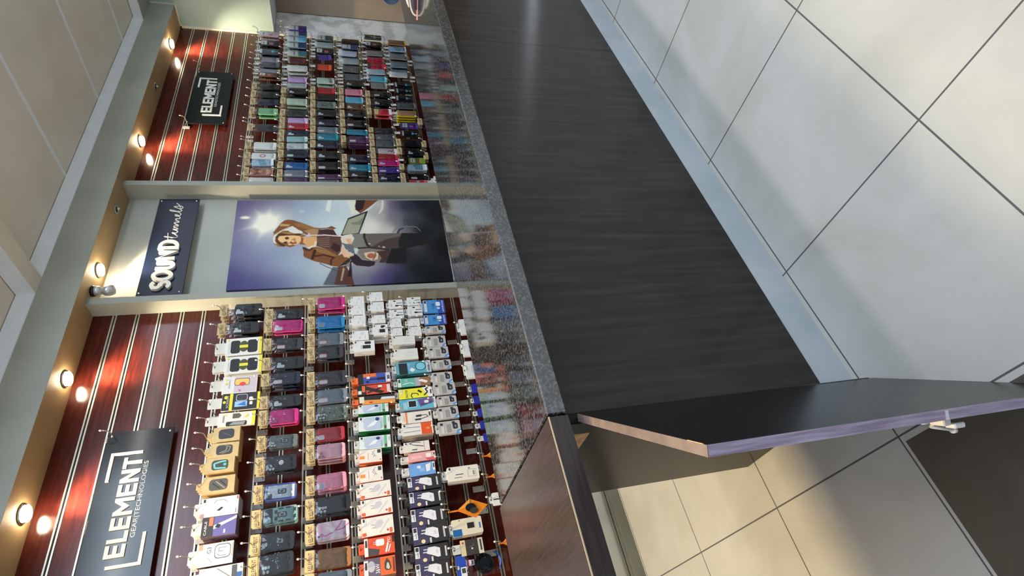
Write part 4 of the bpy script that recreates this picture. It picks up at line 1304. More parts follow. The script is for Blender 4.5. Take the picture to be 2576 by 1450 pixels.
# variant: (words, category, face colour, side colour, thickness, artwork, has hang tab)
BOXES = {
    'whiteplain': ('small white accessory box', 'accessory box', WH, WH, 0.022, [('r', 0.15, 0.52, 0.42, 0.56, (176, 178, 182)), ('r', 0.6, 0.3, 0.8, 0.5, (206, 208, 212)), ('r', 0.15, 0.2, 0.5, 0.23, (190, 192, 196))] + STK),
    'cablewhite': ('white cable box', 'cable box', WH, (206, 208, 216), 0.022, [('r', 0.28, 0.06, 0.36, 0.50, BK), ('r', 0.24, 0.36, 0.40, 0.56, BK), ('r', 0.58, 0.06, 0.64, 0.46, (70, 70, 76)), ('r', 0.78, 0.50, 0.90, 0.66, BK)] + STK[:1] + [('r', 0.2, 0.8, 0.5, 0.84, (170, 170, 176))]),
    'whitelong': ('long white accessory box', 'accessory box', (218, 218, 214), (200, 202, 204), 0.022, [('r', 0.3, 0.05, 0.33, 0.5, (196, 197, 196)), ('r', 0.6, 0.08, 0.63, 0.55, (196, 197, 196))] + STK),
    'chargerblack': ('white charger box', 'charger box', WH, (210, 212, 214), 0.022, [('r', 0.24, 0.20, 0.56, 0.58, BK), ('r', 0.30, 0.58, 0.34, 0.68, (90, 90, 94)), ('r', 0.46, 0.58, 0.50, 0.68, (90, 90, 94)), ('o', 0.66, 0.18, 0.90, 0.48, BK)] + STK),
    'orangeblue': ('orange and blue cable box', 'cable box', (62, 84, 168), ORG, 0.024, [('r', 0.66, 0.45, 1.0, 1.0, (226, 110, 50)), ('r', 0.0, 0.84, 1.0, 1.0, BK), ('r', 0.30, 0.18, 0.56, 0.42, (24, 26, 50)), ('r', 0.36, 0.42, 0.50, 0.66, (34, 40, 80)), ('o', 0.5, 0.64, 0.72, 0.74, WH), ('c', 0.2, 0.72, 0.12, 0.05, (28, 36, 92)), ('r', 0.05, 0.02, 0.95, 0.16, (206, 208, 216)), ('r', 0.3, 0.04, 0.7, 0.12, (90, 92, 110))]),
    'orangecable': ('orange cable box', 'cable box', (206, 74, 50), BK, 0.024, [('r', 0.0, 0.74, 1.0, 1.0, BK), ('r', 0.3, 0.77, 0.95, 0.86, ORG), ('p', [(0.0, 0.3), (0.5, 0.74), (0.9, 0.74), (0.2, 0.2)], (44, 32, 34)), ('l', [(0.2, 0.7), (0.6, 0.3)], 0.008, (30, 30, 34)), ('o', 0.66, 0.26, 0.88, 0.38, WH), ('r', 0.1, 0.02, 0.9, 0.12, (214, 208, 204)), ('r', 0.1, 0.88, 0.45, 0.98, WH)]),
    'orangeplug': ('black and orange plug box', 'cable box', (40, 36, 36), ORG, 0.024, [('p', [(0.0, 0.9), (0.55, 0.9), (0.35, 0.0), (0.0, 0.0)], (222, 150, 66)), ('p', [(0.45, 0.4), (0.75, 0.36), (0.7, 0.0), (0.4, 0.0)], (206, 210, 216)), ('r', 0.2, 0.84, 0.95, 0.97, (222, 216, 200)), ('c', 0.2, 0.66, 0.1, 0.05, (200, 60, 40))]),
    'bankgreen': ('green-white power bank box', 'power bank box', (214, 224, 226), (34, 112, 66), 0.030, [('o', 0.06, 0.22, 0.94, 0.84, (178, 194, 218)), ('r', 0.0, 0.12, 1.0, 0.21, (104, 176, 136)), ('p', [(0.25, 0.74), (0.62, 0.56), (0.75, 0.36), (0.36, 0.50)], (226, 230, 236)), ('c', 0.78, 0.40, 0.12, 0.065, (44, 58, 110)), ('r', 0.08, 0.13, 0.3, 0.19, (90, 70, 50)), ('t', 'mini', 0.55, 0.03, 0.85, 0.08, (60, 150, 100)), ('r', 0.10, 0.28, 0.6, 0.31, (130, 190, 160))] + STK),
    'adapterorange': ('white and orange adapter box', 'adapter box', (224, 220, 214), (206, 96, 36), 0.026, [('r', 0.30, 0.76, 0.52, 0.97, (230, 140, 60)), ('l', [(0.35, 0.40), (0.5, 0.30), (0.8, 0.42)], 0.0025, (160, 160, 170)), ('l', [(0.4, 0.25), (0.6, 0.45), (0.9, 0.3)], 0.0025, (150, 150, 164)), ('r', 0.2, 0.6, 0.7, 0.62, (210, 150, 140)), ('c', 0.16, 0.08, 0.05, 0.02, (60, 60, 60)), ('r', 0.66, 0.06, 0.92, 0.2, (60, 60, 64))]),
    'chargerset': ('white charger set box', 'charger box', (220, 218, 214), (186, 66, 40), 0.026, [('p', [(0.35, 0.58), (0.5, 0.62), (0.78, 0.5), (0.8, 0.36), (0.6, 0.32), (0.4, 0.42)], (190, 190, 204)), ('r', 0.40, 0.58, 0.44, 0.68, (150, 150, 160)), ('r', 0.56, 0.60, 0.60, 0.70, (150, 150, 160)), ('l', [(0.12, 0.45), (0.75, 0.15)], 0.005, (200, 200, 206)), ('o', 0.04, 0.86, 0.22, 0.98, (222, 90, 40)), ('o', 0.04, 0.06, 0.30, 0.14, (216, 100, 40)), ('c', 0.2, 0.2, 0.06, 0.03, (210, 70, 40))] + STK),
    'redcharger': ('orange-red charger box', 'charger box', (214, 80, 44), (170, 50, 34), 0.026, [('p', [(0.0, 0.9), (0.5, 0.95), (0.3, 0.5), (0.0, 0.55)], (70, 64, 66)), ('o', 0.50, 0.34, 0.88, 0.62, (228, 228, 230)), ('r', 0.62, 0.62, 0.66, 0.70, (200, 200, 204)), ('r', 0.72, 0.62, 0.76, 0.70, (200, 200, 204)), ('l', [(0.1, 0.3), (0.6, 0.22)], 0.008, (236, 236, 236)), ('l', [(0.1, 0.22), (0.5, 0.14)], 0.005, (236, 236, 236)), ('t', 'PD', 0.62, 0.14, 0.92, 0.24, (240, 240, 240)), ('r', 0.0, 0.88, 1, 1, (226, 226, 224)), ('r', 0.5, 0.9, 0.9, 0.97, (60, 60, 64)), ('r', 0.6, 0.02, 0.98, 0.08, (60, 40, 36))]),
    'carcharger': ('grey-orange car charger box', 'charger box', (222, 100, 46), (150, 110, 80), 0.026, [('r', 0.0, 0.48, 1.0, 1.0, (96, 88, 108)), ('c', 0.55, 0.76, 0.3, 0.12, (178, 178, 192)), ('t', '36W', 0.14, 0.50, 0.66, 0.64, (236, 236, 238)), ('p', [(0.22, 0.20), (0.34, 0.14), (0.7, 0.18), (0.9, 0.27), (0.7, 0.34), (0.36, 0.36), (0.24, 0.30)], (70, 62, 60)), ('p', [(0.26, 0.22), (0.36, 0.18), (0.64, 0.22), (0.64, 0.27), (0.36, 0.30)], (190, 188, 190)), ('r', 0.1, 0.03, 0.9, 0.09, (120, 60, 30)), ('r', 0.05, 0.86, 0.9, 0.99, (226, 226, 226)), ('r', 0.4, 0.89, 0.8, 0.96, (60, 60, 64))]),
    'tealbox': ('teal watch charger box', 'charger box', (92, 166, 190), (60, 124, 130), 0.022, [('r', 0.0, 0.68, 0.92, 0.92, (36, 40, 44)), ('c', 0.56, 0.30, 0.36, 0.16, (44, 64, 76)), ('c', 0.56, 0.30, 0.31, 0.135, (120, 196, 216)), ('p', [(0.3, 0.46), (0.5, 0.56), (0.3, 0.64), (0.12, 0.54)], (226, 230, 232)), ('r', 0.3, 0.60, 0.9, 0.66, (120, 178, 226)), ('r', 0.0, 0.0, 1.0, 0.14, (196, 204, 216)), ('r', 0.1, 0.04, 0.6, 0.10, (120, 120, 150))]),
    'tealcable': ('teal green cable box', 'cable box', (96, 178, 160), (34, 92, 66), 0.024, [('r', 0.0, 0.0, 1.0, 0.30, (150, 104, 76)), ('r', 0.0, 0.30, 1.0, 0.46, (170, 170, 176)), ('p', [(0.6, 0.36), (0.8, 0.26), (0.5, 0.06), (0.3, 0.12)], (230, 230, 228)), ('l', [(0.3, 0.84), (0.45, 0.6), (0.3, 0.5)], 0.005, (226, 232, 228)), ('t', '2.4A', 0.5, 0.68, 0.9, 0.78, (206, 230, 220)), ('r', 0.0, 0.88, 1.0, 0.98, (216, 224, 222)), ('r', 0.5, 0.9, 0.9, 0.96, (70, 80, 76))]),
    'yellowcable': ('yellow and white cable box', 'cable box', (232, 226, 60), BK, 0.022, [('p', [(0, 0), (1, 0), (1, 0.3), (0, 0.12)], (232, 232, 228)), ('l', [(0.05, 0.6), (0.25, 0.64), (0.5, 0.60), (0.45, 0.45), (0.25, 0.42)], 0.005, (40, 44, 40)), ('l', [(0.2, 0.26), (0.5, 0.14), (0.8, 0.2), (0.92, 0.12)], 0.008, (40, 44, 40)), ('l', [(0.75, 0.42), (0.5, 0.32)], 0.012, (40, 44, 40)), ('t', 'MASTER', 0.1, 0.73, 0.9, 0.80, (50, 50, 30)), ('r', 0.3, 0.03, 0.7, 0.07, (60, 60, 60)), ('r', 0.5, 0.88, 0.95, 0.97, (226, 226, 200))]),
    'bluecable': ('light blue cable box', 'cable box', (96, 178, 206), (150, 150, 160), 0.022, [('o', 0.2, 0.52, 0.86, 0.78, (196, 220, 228)), ('r', 0.26, 0.55, 0.80, 0.75, (30, 32, 38)), ('p', [(0.2, 0.44), (0.9, 0.5), (1.0, 0.1), (0.5, 0.06)], (104, 78, 146)), ('l', [(0.4, 0.42), (0.55, 0.12)], 0.007, (60, 70, 90)), ('o', 0.5, 0.2, 0.75, 0.32, (226, 226, 230)), ('t', '2000', 0.1, 0.80, 0.7, 0.90, (226, 240, 244)), ('r', 0.0, 0.0, 1.0, 0.07, (220, 224, 228)), ('c', 0.25, 0.95, 0.1, 0.03, (226, 130, 80))]),
    'orangestripe': ('orange-striped white adapter box', 'adapter box', (224, 218, 212), (206, 200, 196), 0.020, [('r', 0.0, 0.80, 1.0, 0.86, (226, 130, 60)), ('p', [(0.5, 0.52), (0.66, 0.52), (0.7, 0.34), (0.5, 0.34)], (52, 54, 62)), ('p', [(0.2, 0.56), (0.34, 0.56), (0.36, 0.36), (0.2, 0.36)], (52, 54, 62)), ('l', [(0.6, 0.36), (0.62, 0.18), (0.45, 0.12), (0.3, 0.36)], 0.004, (60, 62, 70)), ('r', 0.3, 0.03, 0.9, 0.10, (206, 206, 204)), ('r', 0.5, 0.04, 0.85, 0.09, (60, 60, 64)), ('t', 'OTG', 0.2, 0.89, 0.6, 0.94, (206, 150, 110))]),
    'orangeend': ('orange-ended white cable box', 'cable box', (222, 220, 216), (176, 170, 164), 0.026, [('r', 0.0, 0.02, 1.0, 0.38, (220, 84, 38)), ('l', [(0.3, 0.95), (0.34, 0.42)], 0.003, (110, 110, 114)), ('l', [(0.7, 0.85), (0.66, 0.42)], 0.003, (110, 110, 114)), ('r', 0.0, 0.0, 1.0, 0.04, (226, 224, 220)), ('r', 0.4, 0.1, 0.6, 0.22, (236, 130, 80))] + STK),
    'hubbox': ('white adapter hub box', 'adapter box', (222, 218, 210), (196, 194, 190), 0.022, [('r', 0.0, 0.20, 1.0, 0.22, (222, 130, 70)), ('p', [(0.62, 0.60), (0.72, 0.64), (0.5, 0.24), (0.40, 0.22)], (76, 78, 92)), ('l', [(0.66, 0.62), (0.85, 0.78), (0.95, 0.62), (0.85, 0.34)], 0.0035, (80, 82, 96)), ('c', 0.86, 0.9, 0.08, 0.05, (224, 160, 140)), ('r', 0.16, 0.5, 0.24, 0.7, (60, 60, 70))] + STK),
    'pinkbox': ('pink adapter box', 'adapter box', (226, 164, 164), (206, 140, 144), 0.026, [('o', 0.30, 0.16, 0.8, 0.36, (232, 228, 226)), ('p', [(0.0, 0.3), (0.3, 0.4), (0.3, 0.0), (0.0, 0.0)], (206, 90, 100)), ('r', 0.3, 0.5, 0.6, 0.9, (236, 186, 186)), ('r', 0.4, 0.01, 0.9, 0.10, (226, 224, 222)), ('r', 0.5, 0.03, 0.8, 0.08, (60, 60, 64))]),
    'bluebox': ('light blue adapter box', 'adapter box', (110, 160, 222), (70, 96, 150), 0.026, [('p', [(0.25, 0.36), (0.8, 0.36), (0.9, 0.16), (0.3, 0.22)], (228, 230, 234)), ('c', 0.68, 0.62, 0.12, 0.08, (206, 220, 238)), ('r', 0.3, 0.42, 0.6, 0.6, (140, 182, 232)), ('r', 0.3, 0.01, 0.95, 0.10, (226, 228, 230)), ('r', 0.5, 0.03, 0.85, 0.08, (60, 60, 70))]),
    'blackcharger': ('black charger box', 'charger box', (42, 42, 46), (30, 30, 34), 0.026, [('p', [(0, 1), (1, 1), (1, 0.60), (0.15, 0.52), (0, 0.62)], (64, 58, 92)), ('p', [(0.52, 0.66), (0.86, 0.60), (0.86, 0.40), (0.74, 0.26), (0.24, 0.26), (0.22, 0.34), (0.40, 0.52)], (220, 222, 232)), ('r', 0.72, 0.62, 0.78, 0.74, (210, 212, 220)), ('r', 0.56, 0.64, 0.62, 0.76, (210, 212, 220)), ('r', 0.45, 0.33, 0.66, 0.38, (196, 200, 212)), ('r', 0.2, 0.07, 0.8, 0.12, (190, 188, 190)), ('c', 0.16, 0.72, 0.11, 0.06, (222, 206, 160)), ('r', 0.02, 0.48, 0.30, 0.53, (206, 206, 214)), ('r', 0.30, 0.86, 0.98, 0.99, (216, 220, 228)), ('r', 0.70, 0.88, 0.94, 0.97, (50, 50, 56)), ('r', 0.36, 0.90, 0.64, 0.92, (120, 124, 130))]),
    'adapterwhite': ('white notched-top adapter pack', 'adapter box', (226, 222, 212), (206, 204, 198), 0.024, [('l', [(0.2, 0.35), (0.2, 0.1), (0.7, 0.1), (0.7, 0.35), (0.2, 0.35)], 0.0015, (130, 128, 124)), ('r', 0.3, 0.14, 0.6, 0.2, (150, 148, 144)), ('r', 0.2, 0.55, 0.24, 0.8, (90, 90, 90)), ('r', 0.4, 0.5, 0.46, 0.75, (90, 90, 90)), ('c', 0.8, 0.30, 0.05, 0.03, (120, 120, 120))] + STK),
    'bluetab': ('blue-tabbed cream adapter card', 'adapter box', (216, 208, 188), (190, 184, 166), 0.020, [('r', 0.36, 0.26, 0.70, 0.50, (34, 34, 38)), ('r', 0.34, 0.24, 0.72, 0.27, (180, 176, 166)), ('r', 0.0, 0.70, 0.40, 1.0, (30, 96, 166)), ('r', 0.28, 0.06, 0.62, 0.11, (60, 110, 176)), ('c', 0.9, 0.74, 0.03, 0.02, (60, 60, 60))]),
    'blackwindow': ('small black-cream earphone pack', 'earphone pack', (60, 54, 54), (50, 46, 46), 0.018, [('r', 0.0, 0.78, 1.0, 1.0, (208, 196, 160)), ('r', 0.0, 0.0, 1.0, 0.22, (206, 202, 188)), ('r', 0.2, 0.06, 0.9, 0.14, (70, 66, 60)), ('c', 0.4, 0.5, 0.06, 0.04, (206, 206, 206)), ('r', 0.76, 0.84, 0.88, 0.92, (180, 60, 60)), ('l', [(0.5, 0.6), (0.6, 0.4), (0.75, 0.45)], 0.002, (120, 116, 114))]),
    'chargerwhite': ('pale blue-white charger box', 'charger box', (206, 216, 222), (196, 198, 204), 0.024, [('p', [(0.45, 0.62), (0.64, 0.68), (0.70, 0.5), (0.4, 0.44)], (226, 230, 232)), ('p', [(0.30, 0.58), (0.46, 0.46), (0.42, 0.40), (0.26, 0.50)], (34, 34, 40)), ('l', [(0.7, 0.66), (0.84, 0.6), (0.84, 0.4), (0.7, 0.32)], 0.002, (120, 126, 132)), ('r', 0.0, 0.9, 0.2, 1.0, (180, 140, 150)), ('r', 0.78, 0.02, 0.96, 0.06, (190, 90, 90)), ('r', 0.06, 0.05, 0.3, 0.08, (150, 156, 164))] + STK),
    'purplecable': ('purple and black cable box', 'cable box', (96, 92, 160), (110, 96, 116), 0.024, [('r', 0.0, 0.66, 1.0, 1.0, (52, 50, 56)), ('r', 0.55, 0.68, 0.98, 0.8, (226, 120, 80)), ('p', [(0.35, 0.66), (0.55, 0.66), (0.86, 0.12), (0.95, 0.0), (0.8, 0.0), (0.6, 0.3)], (206, 212, 214)), ('p', [(0.45, 0.62), (0.62, 0.56), (0.56, 0.44), (0.40, 0.5)], (30, 32, 40)), ('r', 0.1, 0.3, 0.3, 0.36, (190, 186, 216)), ('t', 'CABLE', 0.1, 0.86, 0.8, 0.93, (226, 224, 230))]),
    'earphone': ('white earphone box', 'earphone box', (218, 220, 220), (60, 56, 60), 0.026, [('o', 0.28, 0.08, 0.92, 0.54, (74, 88, 112)), ('o', 0.32, 0.10, 0.88, 0.52, (206, 216, 224)), ('l', [(0.75, 0.2), (0.75, 0.42), (0.6, 0.42), (0.6, 0.3)], 0.0025, (96, 112, 130)), ('l', [(0.4, 0.2), (0.4, 0.4), (0.5, 0.44)], 0.0025, (96, 112, 130)), ('t', 'G3', 0.56, 0.64, 0.84, 0.76, (64, 76, 122)), ('o', 0.74, 0.88, 0.99, 0.98, (240, 150, 110)), ('l', [(0.2, 0.9), (0.35, 0.7), (0.15, 0.6)], 0.002, (150, 156, 160)), ('r', 0.3, 0.02, 0.9, 0.04, (230, 160, 120))]),
    'greyadapter': ('white and grey adapter pack', 'adapter box', (202, 204, 206), (190, 192, 196), 0.020, [('p', [(0, 1), (1, 1), (0.9, 0.6), (0.4, 0.3), (0, 0.5)], (226, 224, 218)), ('l', [(0.9, 0.6), (0.4, 0.3)], 0.004, (120, 120, 124)), ('r', 0.3, 0.14, 0.95, 0.26, (70, 76, 84)), ('r', 0.3, 0.02, 0.55, 0.14, (44, 86, 160)), ('r', 0.3, 0.4, 0.34, 0.7, (150, 150, 150))]),
    'whitebag': ('white blister accessory pack', 'accessory pack', (222, 226, 228), (214, 218, 220), 0.018, [('c', 0.5, 0.6, 0.3, 0.1, (180, 200, 216)), ('c', 0.4, 0.3, 0.2, 0.08, (160, 190, 214))]),
    'bluepack': ('deep blue accessory pack', 'accessory pack', (40, 50, 160), (30, 40, 130), 0.018, [('o', 0.2, 0.2, 0.8, 0.6, (60, 100, 190))]),
    'whitetag': ('white hang-tag pack', 'accessory pack', (224, 226, 222), (206, 208, 204), 0.012, [('r', 0.42, 0.55, 0.52, 0.95, (40, 60, 60)), ('r', 0.3, 0.5, 0.52, 0.56, (40, 60, 60))]),
    'memory': ('grey memory card pack', 'memory card', (186, 184, 182), (176, 174, 172), 0.006, [('r', 0.10, 0.42, 0.75, 0.62, (150, 148, 146)), ('o', 0.34, 0.12, 0.80, 0.34, (40, 44, 52)), ('r', 0.46, 0.18, 0.66, 0.26, (120, 130, 150)), ('o', 0.74, 0.22, 0.94, 0.36, (52, 54, 60)), ('p', [(0.0, 0.0), (0.30, 0.0), (0.22, 0.16), (0.0, 0.24)], (90, 150, 220)), ('p', [(0.04, 0.0), (0.16, 0.0), (0.12, 0.08), (0.04, 0.12)], (214, 226, 236)), ('r', 0.08, 0.74, 0.6, 0.86, (206, 206, 204)), ('r', 0.7, 0.78, 0.86, 0.9, (50, 50, 54))]),
    'bluecard': ('bright blue memory card pack', 'memory card', (70, 140, 206), (60, 110, 190), 0.008, [('r', 0.0, 0.0, 1.0, 0.34, (48, 84, 176)), ('r', 0.08, 0.06, 0.92, 0.14, (64, 92, 186)), ('t', 'SAMSUNG', 0.08, 0.06, 0.92, 0.135, (232, 236, 242)), ('o', 0.52, 0.20, 0.84, 0.40, (224, 230, 238)), ('o', 0.28, 0.24, 0.44, 0.36, (200, 214, 232)), ('t', '128', 0.36, 0.48, 0.72, 0.60, (38, 70, 150)), ('r', 0.10, 0.82, 0.98, 0.95, (206, 206, 210)), ('r', 0.74, 0.84, 0.94, 0.93, (50, 50, 56))]),
}
SCREENS = {
    'white2': ((222, 224, 222), [('r', 0, 0, 1, 0.085, (226, 220, 60)), ('o', 0.12, 0.12, 0.86, 0.40, (30, 31, 36)), ('o', 0.12, 0.60, 0.86, 0.86, (30, 31, 36)), ('c', 0.5, 0.50, 0.32, 0.125, (70, 76, 40)), ('r', 0.42, 0.385, 0.58, 0.615, (226, 220, 60)), ('c', 0.88, 0.92, 0.06, 0.03, (220, 210, 40)), ('t', 'SCREEN', 0.12, 0.88, 0.7, 0.93, (190, 192, 192))], 'white-yellow'),
    'lilac': ((220, 220, 222), [('r', 0.04, 0.03, 0.96, 0.66, (196, 188, 200)), ('o', 0.44, 0.22, 0.86, 0.66, (60, 56, 60)), ('o', 0.47, 0.235, 0.83, 0.645, (228, 196, 110)), ('c', 0.52, 0.42, 0.12, 0.09, (214, 70, 66)), ('p', [(0.14, 0.5), (0.24, 0.56), (0.14, 0.44), (0.06, 0.5)], (206, 60, 150)), ('c', 0.8, 0.88, 0.06, 0.03, (220, 210, 40)), ('c', 0.56, 0.88, 0.06, 0.03, (210, 190, 40)), ('r', 0.3, 0.78, 0.8, 0.82, (180, 180, 186))], 'white-lilac'),
    'black': ((36, 36, 40), [('r', 0, 0.72, 1, 0.80, (226, 214, 40)), ('r', 0, 0.02, 1, 0.085, (226, 214, 40)), ('o', 0.52, 0.34, 0.92, 0.64, (196, 198, 204)), ('o', 0.55, 0.355, 0.89, 0.625, (56, 50, 62)), ('r', 0.18, 0.34, 0.50, 0.66, (150, 196, 232)), ('p', [(0.2, 0.36), (0.48, 0.4), (0.3, 0.6)], (60, 110, 200)), ('c', 0.78, 0.9, 0.1, 0.045, (226, 214, 40)), ('c', 0.5, 0.93, 0.08, 0.04, (226, 214, 40)), ('t', 'SCREEN', 0.15, 0.82, 0.85, 0.88, (206, 206, 206)), ('o', 0.5, 0.2, 0.72, 0.3, (220, 220, 220)), ('o', 0.25, 0.2, 0.45, 0.28, (220, 220, 220))], 'black-yellow'),
    'white': ((222, 222, 218), [('r', 0, 0, 1, 0.09, (228, 220, 50)), ('p', [(0.55, 0.62), (0.9, 0.62), (0.9, 0.44), (0.72, 0.38), (0.55, 0.44)], (96, 96, 70)), ('p', [(0.55, 0.32), (0.85, 0.20), (0.6, 0.18)], (214, 206, 90)), ('o', 0.02, 0.22, 0.34, 0.78, (40, 40, 44)), ('p', [(0.06, 0.3), (0.3, 0.26), (0.3, 0.6), (0.1, 0.7)], (150, 150, 154)), ('c', 0.8, 0.8, 0.06, 0.03, (220, 210, 40)), ('r', 0.3, 0.84, 0.8, 0.88, (150, 150, 154))], 'white'),
}
KRAFTS = {'dark': ((52, 54, 62), [('l', [(0.3, 0.3), (0.6, 0.65)], 0.002, (110, 110, 118))], 'dark-windowed'),
          'cable': ((58, 58, 64), [('l', [(0.25, 0.6), (0.4, 0.35), (0.7, 0.3), (0.78, 0.5)], 0.005, (130, 122, 112)), ('l', [(0.3, 0.68), (0.45, 0.45), (0.7, 0.42)], 0.004, (150, 142, 130))], 'grey-cable'),
          'teal': ((66, 66, 66), [('l', [(0.25, 0.3), (0.3, 0.68), (0.6, 0.72), (0.7, 0.5), (0.72, 0.3)], 0.008, (110, 196, 200)), ('c', 0.5, 0.34, 0.1, 0.06, (90, 180, 186))], 'teal-cable'),
          'stripe': ((84, 82, 78), [('l', [(0.25, 0.3), (0.7, 0.6)], 0.005, (150, 146, 138)), ('l', [(0.25, 0.45), (0.6, 0.7)], 0.005, (44, 44, 44)), ('l', [(0.4, 0.28), (0.75, 0.48)], 0.005, (40, 40, 42))], 'striped-cable')}


def carton(s, row, i, kind, var, x, y, pz, zt, w, h, layers):
    if kind == 'screen':
        face, items, wd = SCREENS[var]
        words, cat, side, th, name = wd + ' screen protector pack', 'screen protector', (200, 200, 190), 0.012, 'screen_protector_pack'
    elif kind == 'kraft':
        face, (wc, items, wd) = None, KRAFTS[var]
        words, cat, th, name = 'kraft %s box' % wd, 'cable box', 0.027, 'cable_box'
    else:
        words, cat, face, side, th, items = BOXES[var]
        name = cat.replace(' ', '_') if kind != 'card' else 'memory_card_pack'
    wq, hq = round(w / 0.004) * 0.004, round(h / 0.004) * 0.004
    drop = zt - pz

    def fn():
        b, tb = MB(), MB()
        if kind == 'kraft':
            b.bbox(-wq / 2, wq / 2, 0, th, -hq, 0, M_KRAFT, 0.0012)
            b.bbox(-wq / 2 - 0.001, wq / 2 + 0.001, th * 0.55, th + 0.0006, -hq - 0.001, 0.0005, mat('kraft_dark', (190, 146, 74), 0.8), 0.0008)
            art(b, [('o', 0.17, 0.22, 0.83, 0.80, wc)] + items, wq, -hq, hq, 0.0)
            tb.plate([(-wq * 0.22, -0.002), (wq * 0.22, -0.002), (wq * 0.16, 0.028), (-wq * 0.16, 0.028)], 0.003, 0.0045, M_KRAFT)
        else:
            ms, mf = paint(side), paint(face)
            if kind == 'card' or var in ('adapterwhite', 'bluetab', 'whitetag', 'whitebag', 'bluepack'):
                b.plate(rrect(-wq / 2, wq / 2, -hq, 0.0, 0.007), 0.0, th, mf, ms)
                b.plate(rrect(-wq / 2 - 0.0005, wq / 2 + 0.0005, -hq - 0.0005, 0.0005, 0.007), th * 0.35, th * 0.6, mf)
            else:
                b.bbox(-wq / 2, wq / 2, 0.0002, th, -hq, 0.0, ms, 0.0008)
                b.plate([(-wq / 2 + 0.0008, -hq + 0.0008), (wq / 2 - 0.0008, -hq + 0.0008), (wq / 2 - 0.0008, -0.0008), (-wq / 2 + 0.0008, -0.0008)], 0.0, None, mf)
            art(b, items, wq, -hq, hq, 0.0)
            hw = wq * 0.30
            tm = {'blackcharger': BK, 'orangeblue': ORG, 'orangecable': ORG, 'orangeplug': ORG, 'redcharger': (214, 84, 44), 'carcharger': (214, 84, 44)}.get(var, (206, 208, 206) if kind != 'screen' else (214, 214, 208))
            tz = max(0.014, pz - zt + 0.010)
            tb.plate(rrect(-hw, hw, -0.003, tz, min(0.006, hw * 0.6)), th * 0.5, th * 0.5 + 0.001, paint(tm))
            tb.plate(disc(0, max(0.004, pz - zt), 0.006, 0.0035, 12), th * 0.5 - 0.0004, None, M_SLOT)
        return b.mesh('carton'), tb.mesh('hang_tab')
    bm_, tm_ = cached((kind, var, wq, hq, round(drop, 3)), fn)
    first = None
    for j in range(layers):
        lab = '%s, %s on %s' % (words, LAYER[j], spot(s, row, i))
        if first is None:
            first = thing(name, lab, cat, (x, y, pz), cat + ' stock on the display hooks')
            link('carton', bm_, first, (0, 0, drop))
            link('hang_tab', tm_, first, (0, 0, drop))
            o = first
        else:
            o = copy_tree(first)
            o['label'] = lab
        o.location = (x + (random.uniform(-0.003, 0.003) if j else 0), y + (th + 0.0014) * j, pz)
        o.rotation_euler = (0, random.uniform(-0.02, 0.02) if j == 0 else random.uniform(-0.01, 0.01), random.uniform(-0.015, 0.015))


def orange_bag(s, row, i, x, y, pz, zt, w, h):
    t = thing('accessory_packet', 'small orange accessory packet on %s' % spot(s, row, i), 'accessory packet', (x, y, pz), 'orange packets on the display hooks')
    zc = zt - pz - h / 2
    b = MB()
    r = h / 2
    k = w / 2 * 0.96
    m = mat('orange_film', (224, 132, 40), 0.25)
    b.plate([(0, zc + r), (k, zc + 0.1 * r), (0.15 * k, zc - r), (-k, zc - 0.1 * r)], 0.0, 0.004, m)
    b.plate([(0.0, zc + r), (k, zc + 0.1 * r), (0.25 * k, zc + 0.18 * r)], -0.004, 0.0, mat('orange_film_pale', (236, 160, 70), 0.25))
    b.build('sachet', t)
    c2 = MB()
    c2.plate(disc(0.1 * k, zc + 0.12 * r, 0.42 * k, 0.34 * r, 16), -0.006, -0.0005, M_BLACK)
    c2.plate(disc(-0.25 * k, zc - 0.05 * r, 0.3 * k, 0.26 * r, 16), -0.007, -0.0005, mat('dark_grey_gadget', (60, 58, 56), 0.2))
    c2.build('gadget', t)
    MB().box(-0.004, 0.004, 0.001, 0.002, zc + r * 0.9, 0.006, m).build('hang_tab', t)


